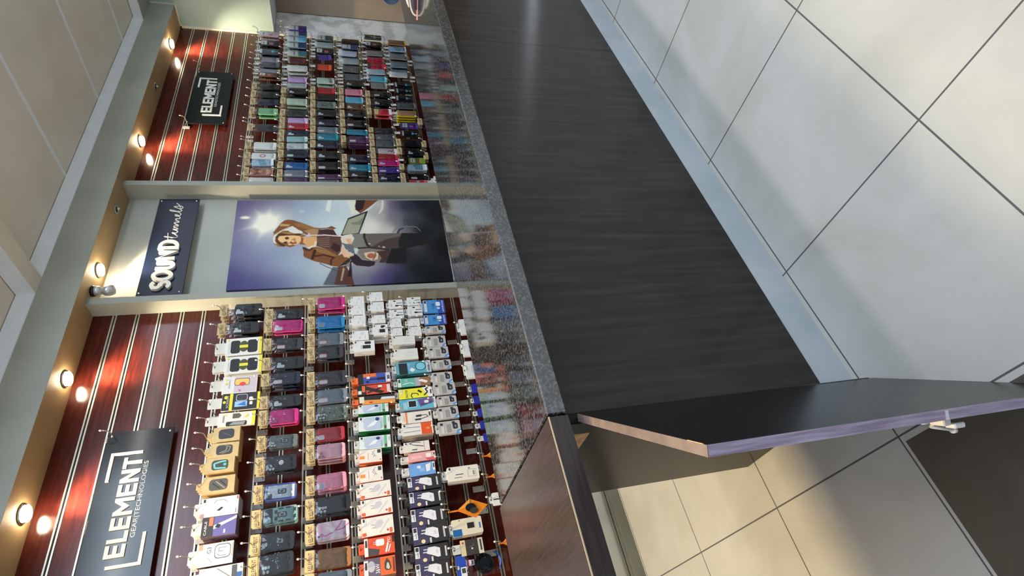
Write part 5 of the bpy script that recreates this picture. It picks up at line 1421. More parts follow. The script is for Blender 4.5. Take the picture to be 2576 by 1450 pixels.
def cable_bag(s, row, i, x, y, pz, zt, w, h):
    t = thing('cable_packet', 'clear bag of coiled black cable, %s' % spot(s, row, i), 'cable', (x, y, pz))
    hd = MB()
    z = zt - pz
    hd.plate(rrect(-w / 2, w / 2, z - 0.034, z + 0.012, 0.004), 0.0, 0.001, paint((36, 70, 170)))
    art(hd, [('r', 0.02, 0.0, 0.5, 0.6, (218, 222, 226)), ('r', 0.25, 0.1, 0.45, 0.5, (60, 64, 70)), ('c', 0.5, 0.84, 0.08, 0.12, (220, 222, 226))], w, z - 0.034, 0.046, 0.0)
    hd.build('header_card', t)
    cb = MB()
    cz = z - h * 0.56
    R0 = min(w, h * 0.7) * 0.40
    for k in range(6):
        rr = R0 * (1 - 0.09 * k)
        cb.tube([(rr * math.cos(a) + 0.002 * k, 0.006 + 0.0025 * (k % 3), cz + rr * 1.05 * math.sin(a)) for a in [2 * PI * q / 28 for q in range(29)]], 0.0034, M_BLACK, 6)
    cb.plate(disc(0, cz, R0 * 0.6, R0 * 0.6), 0.003, 0.010, mat('dark_grey_plug', (52, 54, 60), 0.3))
    cb.build('cable_coil', t)
    st = MB()
    st.tube([(-w * 0.36, 0.0, z - h * 0.86), (0.0, -0.002, z - h * 0.93), (w * 0.30, 0.0, z - h * 0.88), (w * 0.42, 0.002, z - h * 0.80)], [0.003, 0.006, 0.006, 0.003], mat('blue_strap', (56, 90, 190), 0.4), 8)
    st.build('strap', t)
    lb = MB()
    art(lb, [('r', 0.0, 0.0, 1, 1, (222, 214, 216)), ('r', 0.2, 0.2, 0.8, 0.45, (120, 100, 104)), ('r', 0.0, 0.8, 1, 1, (180, 60, 90))], 0.026, z - 0.075, 0.032, -0.004)
    lb.build('price_sticker', t, (0.012, 0, 0))
    fb = link('clear_bag', film_mesh(0), t, (0, 0.0, 0.0))
    fb.scale = (w / 0.100, 1.6, (h + 0.02) / 0.170)


STOCK = [
    ('L', 1, 0, 'case', 'black', 'cutL', 2.179, 2.096, 0.081, 0.15, 3, 2.835),
    ('L', 1, 1, 'case', 'black', 'cutL', 2.046, 2.094, 0.077, 0.141, 2, 2.835),
    ('L', 1, 2, 'screen', 'white2', '', 1.913, 2.12, 0.117, 0.189, 2, 2.835),
    ('L', 1, 3, 'screen', 'white2', '', 1.793, 2.113, 0.114, 0.187, 2, 2.835),
    ('L', 1, 4, 'screen', 'lilac', '', 1.671, 2.114, 0.119, 0.173, 1, 2.835),
    ('L', 1, 5, 'screen', 'black', '', 1.567, 2.108, 0.112, 0.187, 1, 2.835),
    ('L', 1, 6, 'screen', 'white', '', 1.466, 2.115, 0.104, 0.178, 1, 2.835),
    ('L', 1, 7, 'kraft', 'dark', '', 1.385, 2.129, 0.083, 0.124, 3, 2.835),
    ('L', 1, 8, 'kraft', 'cable', '', 1.303, 2.133, 0.082, 0.127, 3, 2.835),
    ('L', 1, 9, 'kraft', 'teal', '', 1.225, 2.146, 0.084, 0.13, 3, 2.835),
    ('L', 1, 10, 'kraft', 'stripe', '', 1.127, 2.149, 0.086, 0.14, 3, 2.835),
    ('L', 1, 11, 'box', 'chargerwhite', '', 1.022, 2.144, 0.093, 0.162, 4, 2.835),
    ('L', 1, 12, 'box', 'purplecable', '', 0.933, 2.131, 0.09, 0.146, 3, 2.835),
    ('L', 1, 13, 'box', 'earphone', '', 0.81, 2.133, 0.102, 0.145, 3, 2.835),
    ('L', 1, 14, 'box', 'greyadapter', '', 0.714, 2.119, 0.081, 0.176, 2, 2.835),
    ('L', 2, 0, 'case', 'black', 'cutL', 2.133, 1.862, 0.073, 0.15, 2, 2.835),
    ('L', 2, 1, 'case', 'magenta', 'cutM', 2.045, 1.878, 0.101, 0.163, 2, 2.835),
    ('L', 2, 2, 'case', 'charcoal', 'cutO', 1.917, 1.856, 0.078, 0.145, 2, 2.835),
    ('L', 2, 3, 'case', 'black', 'cutL', 1.782, 1.854, 0.077, 0.149, 2, 2.835),
    ('L', 2, 4, 'case', 'navy', 'cutP', 1.683, 1.865, 0.074, 0.145, 3, 2.835),
    ('L', 2, 5, 'case', 'black', 'cutL', 1.542, 1.858, 0.07, 0.144, 2, 2.835),
    ('L', 2, 6, 'case', 'magenta', 'cam3', 1.454, 1.868, 0.086, 0.142, 2, 2.835),
    ('L', 2, 7, 'case', 'smoke', 'ring', 1.317, 1.865, 0.068, 0.138, 2, 2.835),
    ('L', 2, 8, 'case', 'black', 'dot', 1.196, 1.87, 0.079, 0.139, 2, 2.835),
    ('L', 2, 9, 'case', 'bluering', 'ring', 1.055, 1.869, 0.078, 0.139, 2, 2.835),
    ('L', 2, 10, 'case', 'teal', 'armor', 0.939, 1.871, 0.074, 0.151, 2, 2.835),
    ('L', 2, 11, 'case', 'black', 'ring', 0.822, 1.868, 0.081, 0.136, 2, 2.835),
    ('L', 2, 12, 'case', 'black', 'cam3', 0.724, 1.871, 0.086, 0.138, 2, 2.835),
    ('L', 3, 0, 'case', 'magenta', 'cutsq', 2.194, 1.629, 0.103, 0.162, 2, 2.835),
    ('L', 3, 1, 'case', 'blue', 'cutsq', 2.05, 1.632, 0.089, 0.159, 2, 2.835),
    ('L', 3, 2, 'case', 'grey', 'cutO', 1.927, 1.627, 0.085, 0.146, 2, 2.835),
    ('L', 3, 3, 'case', 'charcoal', 'cutO', 1.833, 1.627, 0.083, 0.141, 2, 2.835),
    ('L', 3, 4, 'case', 'charcoal', 'cutO', 1.661, 1.628, 0.093, 0.154, 2, 2.835),
    ('L', 3, 5, 'case', 'grey', 'cutP', 1.542, 1.63, 0.086, 0.157, 2, 2.835),
    ('L', 3, 6, 'case', 'camo', 'cam3', 1.446, 1.632, 0.085, 0.156, 2, 2.835),
    ('L', 3, 7, 'case', 'red', 'cutsq', 1.324, 1.632, 0.074, 0.138, 2, 2.835),
    ('L', 3, 8, 'case', 'palepink', 'cam3', 1.226, 1.634, 0.078, 0.141, 3, 2.835),
    ('L', 3, 9, 'case', 'pink', 'cutsq', 1.064, 1.634, 0.082, 0.142, 2, 2.835),
    ('L', 3, 10, 'case', 'black', 'cam3', 0.949, 1.63, 0.082, 0.153, 2, 2.835),
    ('L', 3, 11, 'case', 'pinkprint', 'dot', 0.83, 1.636, 0.083, 0.149, 2, 2.835),
    ('L', 3, 12, 'case', 'tan', 'none', 0.714, 1.632, 0.086, 0.15, 2, 2.835),
    ('L', 3, 13, 'case', 'grey', 'none', 0.617, 1.629, 0.075, 0.147, 2, 2.835),
    ('L', 4, 0, 'box', 'whiteplain', '', 2.201, 1.43, 0.07, 0.08, 2, 2.835),
    ('L', 4, 1, 'box', 'whiteplain', '', 2.127, 1.43, 0.072, 0.081, 2, 2.835),
    ('L', 4, 2, 'box', 'whiteplain', '', 2.047, 1.429, 0.082, 0.08, 4, 2.835),
    ('L', 4, 3, 'box', 'whiteplain', '', 1.933, 1.433, 0.069, 0.095, 2, 2.835),
    ('L', 4, 4, 'box', 'chargerblack', '', 1.857, 1.426, 0.087, 0.121, 2, 2.835),
    ('L', 4, 5, 'empty', '', '', 1.735, 0, 0, 0, 0, 2.87),
    ('L', 4, 6, 'box', 'orangeblue', '', 1.629, 1.413, 0.068, 0.183, 3, 2.835),
    ('L', 4, 7, 'box', 'orangecable', '', 1.558, 1.419, 0.069, 0.183, 3, 2.835),
    ('L', 4, 8, 'box', 'orangeplug', '', 1.495, 1.417, 0.055, 0.2, 3, 2.835),
    ('L', 4, 9, 'box', 'bankgreen', '', 1.441, 1.421, 0.079, 0.165, 2, 2.835),
    ('L', 4, 10, 'box', 'bankgreen', '', 1.354, 1.423, 0.088, 0.169, 3, 2.835),
    ('L', 4, 11, 'box', 'bankgreen', '', 1.246, 1.424, 0.089, 0.165, 3, 2.835),
    ('L', 4, 12, 'box', 'adapterorange', '', 1.173, 1.427, 0.082, 0.118, 3, 2.835),
    ('L', 4, 13, 'box', 'adapterorange', '', 1.075, 1.429, 0.083, 0.117, 3, 2.835),
    ('L', 4, 14, 'box', 'chargerset', '', 0.991, 1.431, 0.087, 0.15, 3, 2.835),
    ('L', 4, 15, 'box', 'chargerset', '', 0.907, 1.431, 0.092, 0.151, 3, 2.835),
    ('L', 4, 16, 'box', 'chargerset', '', 0.815, 1.432, 0.094, 0.154, 3, 2.835),
    ('L', 4, 17, 'box', 'redcharger', '', 0.724, 1.423, 0.079, 0.141, 2, 2.835),
    ('L', 4, 18, 'box', 'carcharger', '', 0.635, 1.43, 0.081, 0.146, 2, 2.835),
    ('L', 5, 0, 'box', 'cablewhite', '', 2.156, 1.2, 0.07, 0.089, 2, 2.835),
    ('L', 5, 1, 'box', 'cablewhite', '', 2.08, 1.201, 0.062, 0.088, 2, 2.835),
    ('L', 5, 2, 'box', 'whiteplain', '', 2.011, 1.202, 0.07, 0.068, 2, 2.835),
    ('L', 5, 3, 'box', 'whiteplain', '', 1.942, 1.202, 0.056, 0.069, 2, 2.835),
    ('L', 5, 4, 'box', 'whitelong', '', 1.879, 1.2, 0.073, 0.136, 3, 2.835),
    ('L', 5, 5, 'box', 'whitelong', '', 1.776, 1.197, 0.075, 0.141, 4, 2.835),
    ('L', 5, 6, 'box', 'tealbox', '', 1.678, 1.195, 0.078, 0.203, 4, 2.835),
    ('L', 5, 7, 'box', 'tealcable', '', 1.583, 1.197, 0.055, 0.188, 2, 2.835),
    ('L', 5, 8, 'box', 'yellowcable', '', 1.508, 1.196, 0.066, 0.194, 2, 2.835),
    ('L', 5, 9, 'box', 'bluecable', '', 1.44, 1.196, 0.079, 0.205, 2, 2.835),
    ('L', 5, 10, 'box', 'orangestripe', '', 1.36, 1.194, 0.079, 0.166, 1, 2.835),
    ('L', 5, 11, 'box', 'orangeend', '', 1.289, 1.196, 0.083, 0.168, 3, 2.835),
    ('L', 5, 12, 'box', 'hubbox', '', 1.19, 1.195, 0.084, 0.136, 2, 2.835),
    ('L', 5, 13, 'box', 'pinkbox', '', 1.131, 1.178, 0.045, 0.145, 2, 2.835),
    ('L', 5, 14, 'box', 'bluebox', '', 1.063, 1.18, 0.072, 0.138, 2, 2.835),
    ('L', 5, 15, 'box', 'blackcharger', '', 0.99, 1.197, 0.075, 0.166, 2, 2.835),
    ('L', 5, 16, 'box', 'blackcharger', '', 0.911, 1.195, 0.084, 0.166, 2, 2.835),
    ('L', 5, 17, 'box', 'blackcharger', '', 0.822, 1.196, 0.083, 0.166, 2, 2.835),
    ('L', 5, 18, 'box', 'blackcharger', '', 0.736, 1.195, 0.089, 0.167, 2, 2.835),
    ('L', 5, 19, 'box', 'blackcharger', '', 0.651, 1.195, 0.079, 0.164, 2, 2.835),
    ('L', 5, 20, 'box', 'blackcharger', '', 0.574, 1.199, 0.079, 0.163, 2, 2.835),
    ('L', 6, 0, 'card', 'bluecard', '', 2.122, 0.987, 0.113, 0.139, 1, 2.835),
    ('L', 6, 1, 'card', 'bluecard', '', 2.016, 0.994, 0.083, 0.144, 1, 2.835),
    ('L', 6, 2, 'card', 'memory', '', 1.94, 0.995, 0.051, 0.126, 3, 2.835),
    ('L', 6, 3, 'card', 'memory', '', 1.853, 0.998, 0.079, 0.122, 4, 2.835),
    ('L', 6, 4, 'card', 'memory', '', 1.772, 0.996, 0.077, 0.125, 3, 2.835),
    ('L', 6, 5, 'card', 'memory', '', 1.684, 0.985, 0.061, 0.116, 3, 2.835),
    ('L', 6, 6, 'card', 'memory', '', 1.595, 0.994, 0.074, 0.122, 2, 2.835),
    ('L', 6, 7, 'card', 'memory', '', 1.519, 0.996, 0.08, 0.126, 2, 2.835),
    ('L', 6, 8, 'card', 'memory', '', 1.442, 0.985, 0.061, 0.113, 3, 2.835),
    ('L', 6, 9, 'card', 'memory', '', 1.365, 0.993, 0.073, 0.122, 3, 2.835),
    ('L', 6, 10, 'card', 'memory', '', 1.276, 1.0, 0.075, 0.124, 2, 2.835),
    ('L', 6, 11, 'empty', '', '', 1.19, 0, 0, 0, 0, 2.87),
    ('L', 6, 12, 'empty', '', '', 1.115, 0, 0, 0, 0, 2.87),
    ('L', 6, 13, 'box', 'adapterwhite', '', 1.013, 0.987, 0.076, 0.17, 2, 2.835),
    ('L', 6, 14, 'empty', '', '', 0.93, 0, 0, 0, 0, 2.87),
    ('L', 6, 15, 'empty', '', '', 0.865, 0, 0, 0, 0, 2.87),
    ('L', 6, 16, 'orangebag', 'orange', '', 0.825, 0.965, 0.101, 0.161, 1, 2.835),
    ('L', 6, 17, 'box', 'bluetab', '', 0.742, 1.002, 0.091, 0.15, 2, 2.835),
    ('L', 6, 18, 'box', 'blackwindow', '', 0.645, 0.975, 0.07, 0.113, 1, 2.835),
    ('L', 6, 19, 'cablebag', 'blue', '', 0.563, 0.995, 0.106, 0.221, 1, 2.835),
    ('L', 7, 0, 'box', 'whitebag', '', 1.947, 0.774, 0.15, 0.125, 1, 2.835),
    ('L', 7, 1, 'box', 'whitebag', '', 1.786, 0.782, 0.145, 0.122, 1, 2.835),
    ('L', 7, 2, 'box', 'whitebag', '', 1.631, 0.788, 0.142, 0.124, 1, 2.835),
    ('L', 7, 3, 'box', 'bluepack', '', 1.503, 0.773, 0.058, 0.128, 1, 2.835),
    ('L', 7, 4, 'box', 'bluepack', '', 1.427, 0.772, 0.05, 0.127, 1, 2.835),
    ('L', 7, 5, 'box', 'bluepack', '', 1.345, 0.765, 0.049, 0.127, 1, 2.835),
    ('L', 7, 6, 'box', 'bluepack', '', 1.268, 0.763, 0.043, 0.123, 1, 2.835),
    ('L', 7, 7, 'box', 'bluepack', '', 1.192, 0.758, 0.047, 0.121, 1, 2.835),
    ('L', 7, 8, 'orangebag', 'orange', '', 1.087, 0.764, 0.1, 0.171, 1, 2.835),
    ('L', 7, 9, 'orangebag', 'orange', '', 0.972, 0.764, 0.093, 0.168, 1, 2.835),
    ('L', 7, 10, 'box', 'whitetag', '', 0.853, 0.775, 0.064, 0.13, 1, 2.835),
    ('L', 7, 11, 'orangebag', 'orange', '', 0.637, 0.768, 0.109, 0.156, 1, 2.835),
    ('L', 45, 0, 'box', 'whiteplain', '', 2.227, 1.314, 0.074, 0.081, 2, 2.835),
    ('L', 45, 1, 'box', 'whiteplain', '', 2.146, 1.311, 0.073, 0.082, 3, 2.835),
    ('L', 45, 2, 'box', 'whiteplain', '', 2.048, 1.31, 0.061, 0.082, 3, 2.835),
    ('L', 45, 3, 'box', 'chargerblack', '', 1.966, 1.308, 0.089, 0.09, 4, 2.835),
    ('L', 55, 0, 'box', 'cablewhite', '', 2.172, 1.083, 0.068, 0.089, 2, 2.835),
    ('L', 55, 1, 'box', 'cablewhite', '', 2.096, 1.086, 0.076, 0.091, 3, 2.835),
    ('L', 55, 2, 'box', 'whiteplain', '', 2.008, 1.092, 0.058, 0.072, 2, 2.835),
    ('L', 55, 3, 'box', 'whiteplain', '', 1.938, 1.094, 0.062, 0.076, 3, 2.835),
    ('R', 1, 0, 'case', 'pinkclear', 'label', 5.41, 2.14, 0.173, 0.182, 2, 2.786),
    ('R', 1, 1, 'case', 'charcoal', 'label', 5.256, 2.133, 0.13, 0.179, 3, 2.796),
    ('R', 1, 2, 'case', 'slate', 'clip', 5.113, 2.126, 0.118, 0.173, 2, 2.805),
    ('R', 1, 3, 'case', 'lilacgrey', 'none', 4.994, 2.101, 0.081, 0.148, 2, 2.813),
    ('R', 1, 4, 'case', 'slate', 'none', 4.912, 2.097, 0.073, 0.147, 3, 2.818),
    ('R', 1, 5, 'case', 'lilacgrey', 'tag', 4.825, 2.106, 0.117, 0.165, 3, 2.824),
    ('R', 1, 6, 'case', 'brown', 'label', 4.768, 2.122, 0.147, 0.157, 2, 2.827),
    ('R', 1, 7, 'case', 'black', 'none', 4.59, 2.082, 0.086, 0.142, 3, 2.839),
    ('R', 1, 8, 'case', 'black', 'none', 4.482, 2.083, 0.102, 0.14, 2, 2.845),
    ('R', 1, 9, 'case', 'navy', 'none', 4.377, 2.091, 0.093, 0.151, 1, 2.852),
    ('R', 1, 10, 'case', 'green', 'none', 4.258, 2.091, 0.119, 0.149, 2, 2.859),
    ('R', 1, 11, 'empty', '', '', 4.1, 0, 0, 0, 0, 2.87),
    ('R', 1, 12, 'case', 'charcoal', 'none', 4.049, 2.089, 0.107, 0.153, 1, 2.872),
    ('R', 1, 13, 'empty', '', '', 3.855, 0, 0, 0, 0, 2.87),
    ('R', 1, 14, 'case', 'white', 'none', 3.833, 2.104, 0.131, 0.164, 3, 2.885),
    ('R', 1, 15, 'case', 'white', 'redring', 3.717, 2.112, 0.088, 0.173, 1, 2.892),
    ('R', 1, 16, 'case', 'bluewhite', 'none', 3.638, 2.108, 0.072, 0.154, 3, 2.897),
    ('R', 1, 17, 'case', 'maskprint', 'none', 3.535, 2.115, 0.092, 0.162, 3, 2.903),
    ('R', 1, 18, 'case', 'pale', 'none', 3.441, 2.121, 0.073, 0.172, 2, 2.908),
    ('R', 2, 0, 'case', 'violet', 'half', 5.539, 1.894, 0.11, 0.169, 2, 2.778),
    ('R', 2, 1, 'case', 'steel', 'half', 5.443, 1.891, 0.092, 0.167, 2, 2.784),
    ('R', 2, 2, 'case', 'iceblue', 'half', 5.348, 1.896, 0.09, 0.172, 3, 2.79),
    ('R', 2, 3, 'case', 'steel', 'half', 5.25, 1.894, 0.103, 0.171, 3, 2.797),
    ('R', 2, 4, 'case', 'gold', 'half', 5.114, 1.891, 0.113, 0.168, 3, 2.805),
    ('R', 2, 5, 'case', 'maroon', 'none', 5.008, 1.865, 0.083, 0.136, 1, 2.812),
    ('R', 2, 6, 'case', 'white', 'none', 4.889, 1.886, 0.155, 0.181, 3, 2.82),
    ('R', 2, 7, 'case', 'lilac', 'none', 4.714, 1.875, 0.09, 0.158, 2, 2.831),
    ('R', 2, 8, 'case', 'clear', 'none', 4.633, 1.88, 0.063, 0.16, 2, 2.836),
    ('R', 2, 9, 'case', 'black', 'cutL', 4.551, 1.865, 0.118, 0.139, 3, 2.841),
    ('R', 2, 10, 'case', 'sage', 'none', 4.408, 1.878, 0.161, 0.165, 3, 2.85),
    ('R', 2, 11, 'case', 'charcoal', 'none', 4.25, 1.865, 0.103, 0.153, 3, 2.86),
    ('R', 2, 12, 'case', 'lilac', 'none', 4.157, 1.863, 0.067, 0.158, 2, 2.865),
    ('R', 2, 13, 'case', 'red', 'cutL', 4.081, 1.864, 0.076, 0.162, 2, 2.87),
    ('R', 2, 14, 'case', 'navy', 'cutL', 3.994, 1.865, 0.091, 0.163, 1, 2.875),
    ('R', 2, 15, 'case', 'paleteal', 'none', 3.917, 1.866, 0.053, 0.159, 1, 2.88),
    ('R', 2, 16, 'case', 'whitegrey', 'cutL', 3.834, 1.864, 0.066, 0.157, 2, 2.885),
    ('R', 2, 17, 'case', 'navy', 'cutG', 3.743, 1.865, 0.1, 0.158, 2, 2.89),
    ('R', 2, 18, 'case', 'royal', 'cutL', 3.611, 1.87, 0.077, 0.164, 1, 2.898),
    ('R', 2, 19, 'case', 'grey', 'cutP', 3.522, 1.874, 0.094, 0.168, 3, 2.904),
    ('R', 2, 20, 'case', 'plum', 'none', 3.434, 1.871, 0.055, 0.163, 1, 2.908),
    ('R', 3, 0, 'case', 'camoclear', 'half', 5.405, 1.652, 0.139, 0.179, 3, 2.787),
    ('R', 3, 1, 'case', 'clear', 'clip', 5.29, 1.652, 0.089, 0.176, 2, 2.794),
    ('R', 3, 2, 'case', 'black', 'label', 5.191, 1.649, 0.117, 0.171, 2, 2.8),
    ('R', 3, 3, 'case', 'violet', 'none', 5.081, 1.622, 0.086, 0.117, 1, 2.807),
    ('R', 3, 4, 'case', 'orange', 'none', 4.931, 1.626, 0.109, 0.122, 1, 2.817),
    ('R', 3, 5, 'empty', '', '', 4.825, 0, 0, 0, 0, 2.87),
    ('R', 3, 6, 'case', 'mint', 'plush', 4.726, 1.634, 0.13, 0.15, 2, 2.83),
    ('R', 3, 7, 'case', 'red', 'none', 4.587, 1.624, 0.088, 0.147, 1, 2.839),
    ('R', 3, 8, 'case', 'black', 'none', 4.49, 1.625, 0.099, 0.152, 2, 2.845),
    ('R', 3, 9, 'case', 'camoclear', 'none', 4.385, 1.632, 0.096, 0.153, 2, 2.851),
    ('R', 3, 10, 'case', 'black', 'cutL', 4.269, 1.633, 0.122, 0.155, 3, 2.858),
    ('R', 3, 11, 'case', 'navy', 'cutL', 4.143, 1.63, 0.084, 0.162, 2, 2.866),
    ('R', 3, 12, 'case', 'grey', 'cutP', 4.05, 1.631, 0.093, 0.161, 1, 2.872),
    ('R', 3, 13, 'case', 'tealblue', 'cutL', 3.963, 1.634, 0.086, 0.165, 1, 2.877),
    ('R', 3, 14, 'case', 'navy', 'cutL', 3.864, 1.641, 0.105, 0.166, 1, 2.883),
    ('R', 3, 15, 'case', 'black', 'cutL', 3.748, 1.632, 0.106, 0.166, 2, 2.89),
    ('R', 3, 16, 'case', 'black', 'cutP', 3.612, 1.633, 0.146, 0.17, 3, 2.898),
    ('R', 3, 17, 'case', 'plum', 'cutP', 3.484, 1.637, 0.08, 0.164, 1, 2.906),
    ('R', 3, 18, 'case', 'grey', 'none', 3.418, 1.637, 0.037, 0.16, 1, 2.908),
    ('R', 4, 0, 'case', 'black', 'none', 5.381, 1.401, 0.116, 0.162, 2, 2.788),
    ('R', 4, 1, 'case', 'slate', 'half', 5.288, 1.407, 0.076, 0.152, 2, 2.794),
    ('R', 4, 2, 'case', 'icewhite', 'none', 5.179, 1.443, 0.162, 0.18, 4, 2.801),
    ('R', 4, 3, 'case', 'clear', 'clip', 5.052, 1.417, 0.101, 0.163, 2, 2.809),
    ('R', 4, 4, 'case', 'smoke', 'flower', 4.925, 1.414, 0.139, 0.154, 3, 2.817),
    ('R', 4, 5, 'case', 'smoke', 'none', 4.808, 1.389, 0.088, 0.155, 2, 2.825),
    ('R', 4, 6, 'case', 'black', 'cutL', 4.705, 1.386, 0.099, 0.147, 2, 2.831),
    ('R', 4, 7, 'case', 'pink', 'none', 4.584, 1.396, 0.128, 0.151, 2, 2.839),
    ('R', 4, 8, 'case', 'sky', 'none', 4.47, 1.397, 0.1, 0.153, 1, 2.846),
    ('R', 4, 9, 'case', 'brown', 'cutL', 4.377, 1.39, 0.079, 0.145, 1, 2.852),
    ('R', 4, 10, 'case', 'black', 'cutL', 4.271, 1.393, 0.119, 0.159, 2, 2.858),
    ('R', 4, 11, 'case', 'black', 'cutP', 4.144, 1.397, 0.126, 0.16, 3, 2.866),
    ('R', 4, 12, 'case', 'tealblue', 'none', 4.037, 1.401, 0.061, 0.175, 1, 2.873),
    ('R', 4, 13, 'case', 'plum', 'cutP', 3.939, 1.388, 0.131, 0.166, 5, 2.879),
    ('R', 4, 14, 'case', 'navy', 'cutL', 3.708, 1.394, 0.097, 0.165, 2, 2.892),
    ('R', 4, 15, 'case', 'tealblue', 'cutL', 3.601, 1.394, 0.074, 0.165, 1, 2.899),
    ('R', 4, 16, 'case', 'black', 'cutL', 3.524, 1.388, 0.073, 0.161, 1, 2.903),
    ('R', 4, 17, 'case', 'black', 'none', 3.44, 1.394, 0.066, 0.15, 1, 2.908),
    ('R', 5, 0, 'case', 'black', 'cross', 5.489, 1.186, 0.121, 0.167, 1, 2.781),
    ('R', 5, 1, 'case', 'black', 'label', 5.372, 1.196, 0.125, 0.17, 2, 2.789),
    ('R', 5, 2, 'case', 'greige', 'none', 5.21, 1.185, 0.091, 0.163, 2, 2.799),
    ('R', 5, 3, 'case', 'crimson', 'none', 5.106, 1.176, 0.103, 0.146, 1, 2.806),
    ('R', 5, 4, 'case', 'crimson', 'none', 5.005, 1.148, 0.086, 0.141, 2, 2.812),
    ('R', 5, 5, 'case', 'icewhite', 'clip', 4.907, 1.194, 0.098, 0.187, 3, 2.819),
    ('R', 5, 6, 'case', 'sky', 'none', 4.803, 1.164, 0.11, 0.149, 1, 2.825),
    ('R', 5, 7, 'case', 'greige', 'none', 4.7, 1.166, 0.107, 0.147, 1, 2.832),
    ('R', 5, 8, 'case', 'black', 'cutP', 4.568, 1.153, 0.11, 0.164, 2, 2.84),
    ('R', 5, 9, 'case', 'black', 'cutL', 4.447, 1.156, 0.132, 0.157, 3, 2.847),
    ('R', 5, 10, 'case', 'rainbow', 'none', 4.312, 1.161, 0.091, 0.155, 2, 2.856),
    ('R', 5, 11, 'empty', '', '', 4.165, 0, 0, 0, 0, 2.87),
    ('R', 5, 12, 'case', 'charcoal', 'none', 4.062, 1.17, 0.056, 0.167, 1, 2.871),
    ('R', 5, 13, 'case', 'smoke', 'ring', 3.982, 1.168, 0.084, 0.162, 1, 2.876),
    ('R', 5, 14, 'case', 'smoke', 'none', 3.896, 1.17, 0.082, 0.16, 4, 2.881),
    ('R', 5, 15, 'case', 'flowers', 'none', 3.804, 1.16, 0.085, 0.159, 1, 2.887),
    ('R', 5, 16, 'case', 'red', 'none', 3.734, 1.161, 0.047, 0.161, 1, 2.891),
    ('R', 5, 17, 'case', 'magenta', 'cutL', 3.66, 1.166, 0.092, 0.169, 1, 2.895),
    ('R', 5, 18, 'case', 'violet', 'cutP', 3.577, 1.168, 0.065, 0.164, 2, 2.9),
    ('R', 5, 19, 'case', 'navy', 'cutL', 3.49, 1.168, 0.083, 0.172, 2, 2.905),
    ('R', 5, 20, 'case', 'darkgreen', 'none', 3.419, 1.154, 0.038, 0.158, 1, 2.908),
    ('R', 6, 0, 'case', 'tanyellow', 'none', 5.427, 0.955, 0.112, 0.175, 2, 2.785),
    ('R', 6, 1, 'case', 'bluewhite', 'none', 5.312, 0.96, 0.117, 0.17, 4, 2.793),
    ('R', 6, 2, 'case', 'greige', 'none', 5.183, 0.962, 0.128, 0.175, 2, 2.801),
    ('R', 6, 3, 'case', 'steel', 'none', 5.044, 0.965, 0.154, 0.168, 3, 2.81),
    ('R', 6, 4, 'case', 'white', 'none', 4.889, 0.988, 0.163, 0.199, 1, 2.82),
    ('R', 6, 5, 'case', 'black', 'clip', 4.72, 0.953, 0.081, 0.166, 1, 2.83),
    ('R', 6, 6, 'case', 'black', 'clip', 4.63, 0.946, 0.093, 0.15, 1, 2.836),
    ('R', 6, 7, 'case', 'black', 'clip', 4.526, 0.955, 0.11, 0.152, 1, 2.843),
    ('R', 6, 8, 'case', 'smoke', 'none', 4.419, 0.95, 0.101, 0.165, 2, 2.849),
    ('R', 6, 9, 'case', 'yellowframe', 'none', 4.302, 0.967, 0.123, 0.195, 4, 2.856),
    ('R', 6, 10, 'case', 'violet', 'label', 4.14, 0.946, 0.076, 0.153, 1, 2.866),
    ('R', 6, 11, 'case', 'black', 'clip', 4.037, 0.948, 0.115, 0.144, 1, 2.873),
    ('R', 6, 12, 'case', 'black', 'none', 3.911, 0.926, 0.106, 0.149, 2, 2.88),
    ('R', 6, 13, 'case', 'black', 'cutL', 3.805, 0.923, 0.092, 0.147, 2, 2.887),
    ('R', 6, 14, 'case', 'olive', 'label', 3.695, 0.92, 0.084, 0.138, 1, 2.893),
    ('R', 6, 15, 'case', 'bluewhite', 'none', 3.615, 0.934, 0.067, 0.157, 3, 2.898),
    ('R', 6, 16, 'case', 'black', 'cutP', 3.505, 0.925, 0.089, 0.161, 1, 2.905),
    ('R', 6, 17, 'case', 'coral', 'dot', 3.426, 0.94, 0.058, 0.147, 1, 2.908),
    ('R', 7, 0, 'case', 'smoke', 'none', 5.107, 0.677, 0.12, 0.175, 2, 2.806),
    ('R', 7, 1, 'case', 'steel', 'none', 4.846, 0.69, 0.114, 0.174, 2, 2.822),
    ('R', 7, 2, 'case', 'plum', 'none', 4.198, 0.739, 0.085, 0.157, 2, 2.863),
    ('R', 7, 3, 'case', 'black', 'none', 3.906, 0.738, 0.112, 0.17, 2, 2.881),
    ('R', 7, 4, 'case', 'black', 'none', 3.75, 0.736, 0.097, 0.164, 2, 2.89),
    ('R', 7, 5, 'box', 'whitetag', '', 3.457, 0.738, 0.1, 0.141, 1, 2.907),
]
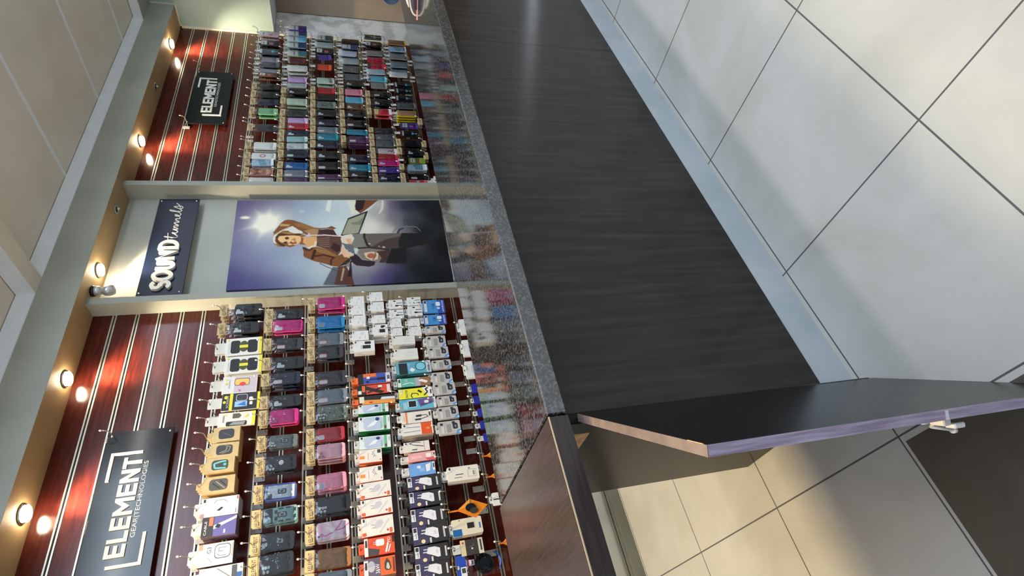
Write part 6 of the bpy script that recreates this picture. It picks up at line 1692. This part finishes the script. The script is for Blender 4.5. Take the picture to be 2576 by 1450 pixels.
PRONG = {'L1': (2.189, 2.165), 'L2': (1.949, 1.913), 'L3': (1.71, 1.676), 'L4': (1.471, 1.44), 'L5': (1.231, 1.208), 'L6': (0.992, 1.006), 'L7': (0.872, 0.782), 'L45': (1.351, 1.323), 'L55': (1.111, 1.101), 'R1': (2.189, 2.151), 'R2': (1.949, 1.916), 'R3': (1.71, 1.678), 'R4': (1.471, 1.44), 'R5': (1.231, 1.212), 'R6': (0.992, 0.994), 'R7': (0.872, 0.782)}


GAP = {}
for a in STOCK:
    near = [abs(a[6] - b_[6]) for b_ in STOCK if b_[0] == a[0] and b_[1] == a[1] and b_[2] != a[2] and b_[3] != 'empty']
    GAP[a[:3]] = max(0.055, min(near + [0.12]))

for s, row, i, kind, col, var, x, zt, w, h, n, yf in STOCK:
    groove, pz = PRONG[s + str(row)]
    far = s == 'R'
    if kind == 'empty':
        display_hook(x, groove, pz, 2.87, 'empty steel hook, %s' % spot(s, row, i), True)
        continue
    display_hook(max(x, 3.426) if s == 'R' else x, groove, pz, yf, 'loaded steel hook, %s' % spot(s, row, i))
    if kind == 'case':
        gap = GAP[(s, row, i)]
        w = min(max(0.066 if w > 0.04 else 0.044, min(0.088, w)), gap - 0.006)
        if s == 'R':
            x = max(x, 3.408 + w / 2)
        kraft = (s == 'L') or x < 4.62 and row in (1,) and i > 6 or (row in (2, 3, 4, 5) and x < 4.62 and var != 'label') or (row in (6, 7) and x < 4.2 and var not in ('clip', 'label'))
        packet(s, row, i, col, var, x, yf, pz, zt, w, max(0.12, min(0.172, h)), kraft, n)
    elif kind == 'orangebag':
        orange_bag(s, row, i, x, yf, pz, zt, max(w, 0.06), h)
    elif kind == 'cablebag':
        cable_bag(s, row, i, x, yf, pz, zt, w, h)
    else:
        v = var if kind in ('screen',) else col
        if kind == 'screen':
            v = col
        w = max(0.05, min(0.125, w, GAP[(s, row, i)] - 0.002))
        carton(s, row, i, kind, v, x, yf, pz, zt, w, h, n)

# bare hooks left over at the corners of the logo signs
display_hook(1.510, 2.6676, 2.630, 2.945, 'bare hook at the upper corner of the big black sign', True)
display_hook(4.205, 2.6676, 2.634, 2.945, 'bare hook at the poster-side corner of the small black sign', True)
display_hook(5.035, 2.6676, 2.634, 2.945, 'bare hook at the green-wall corner of the small black sign', True)
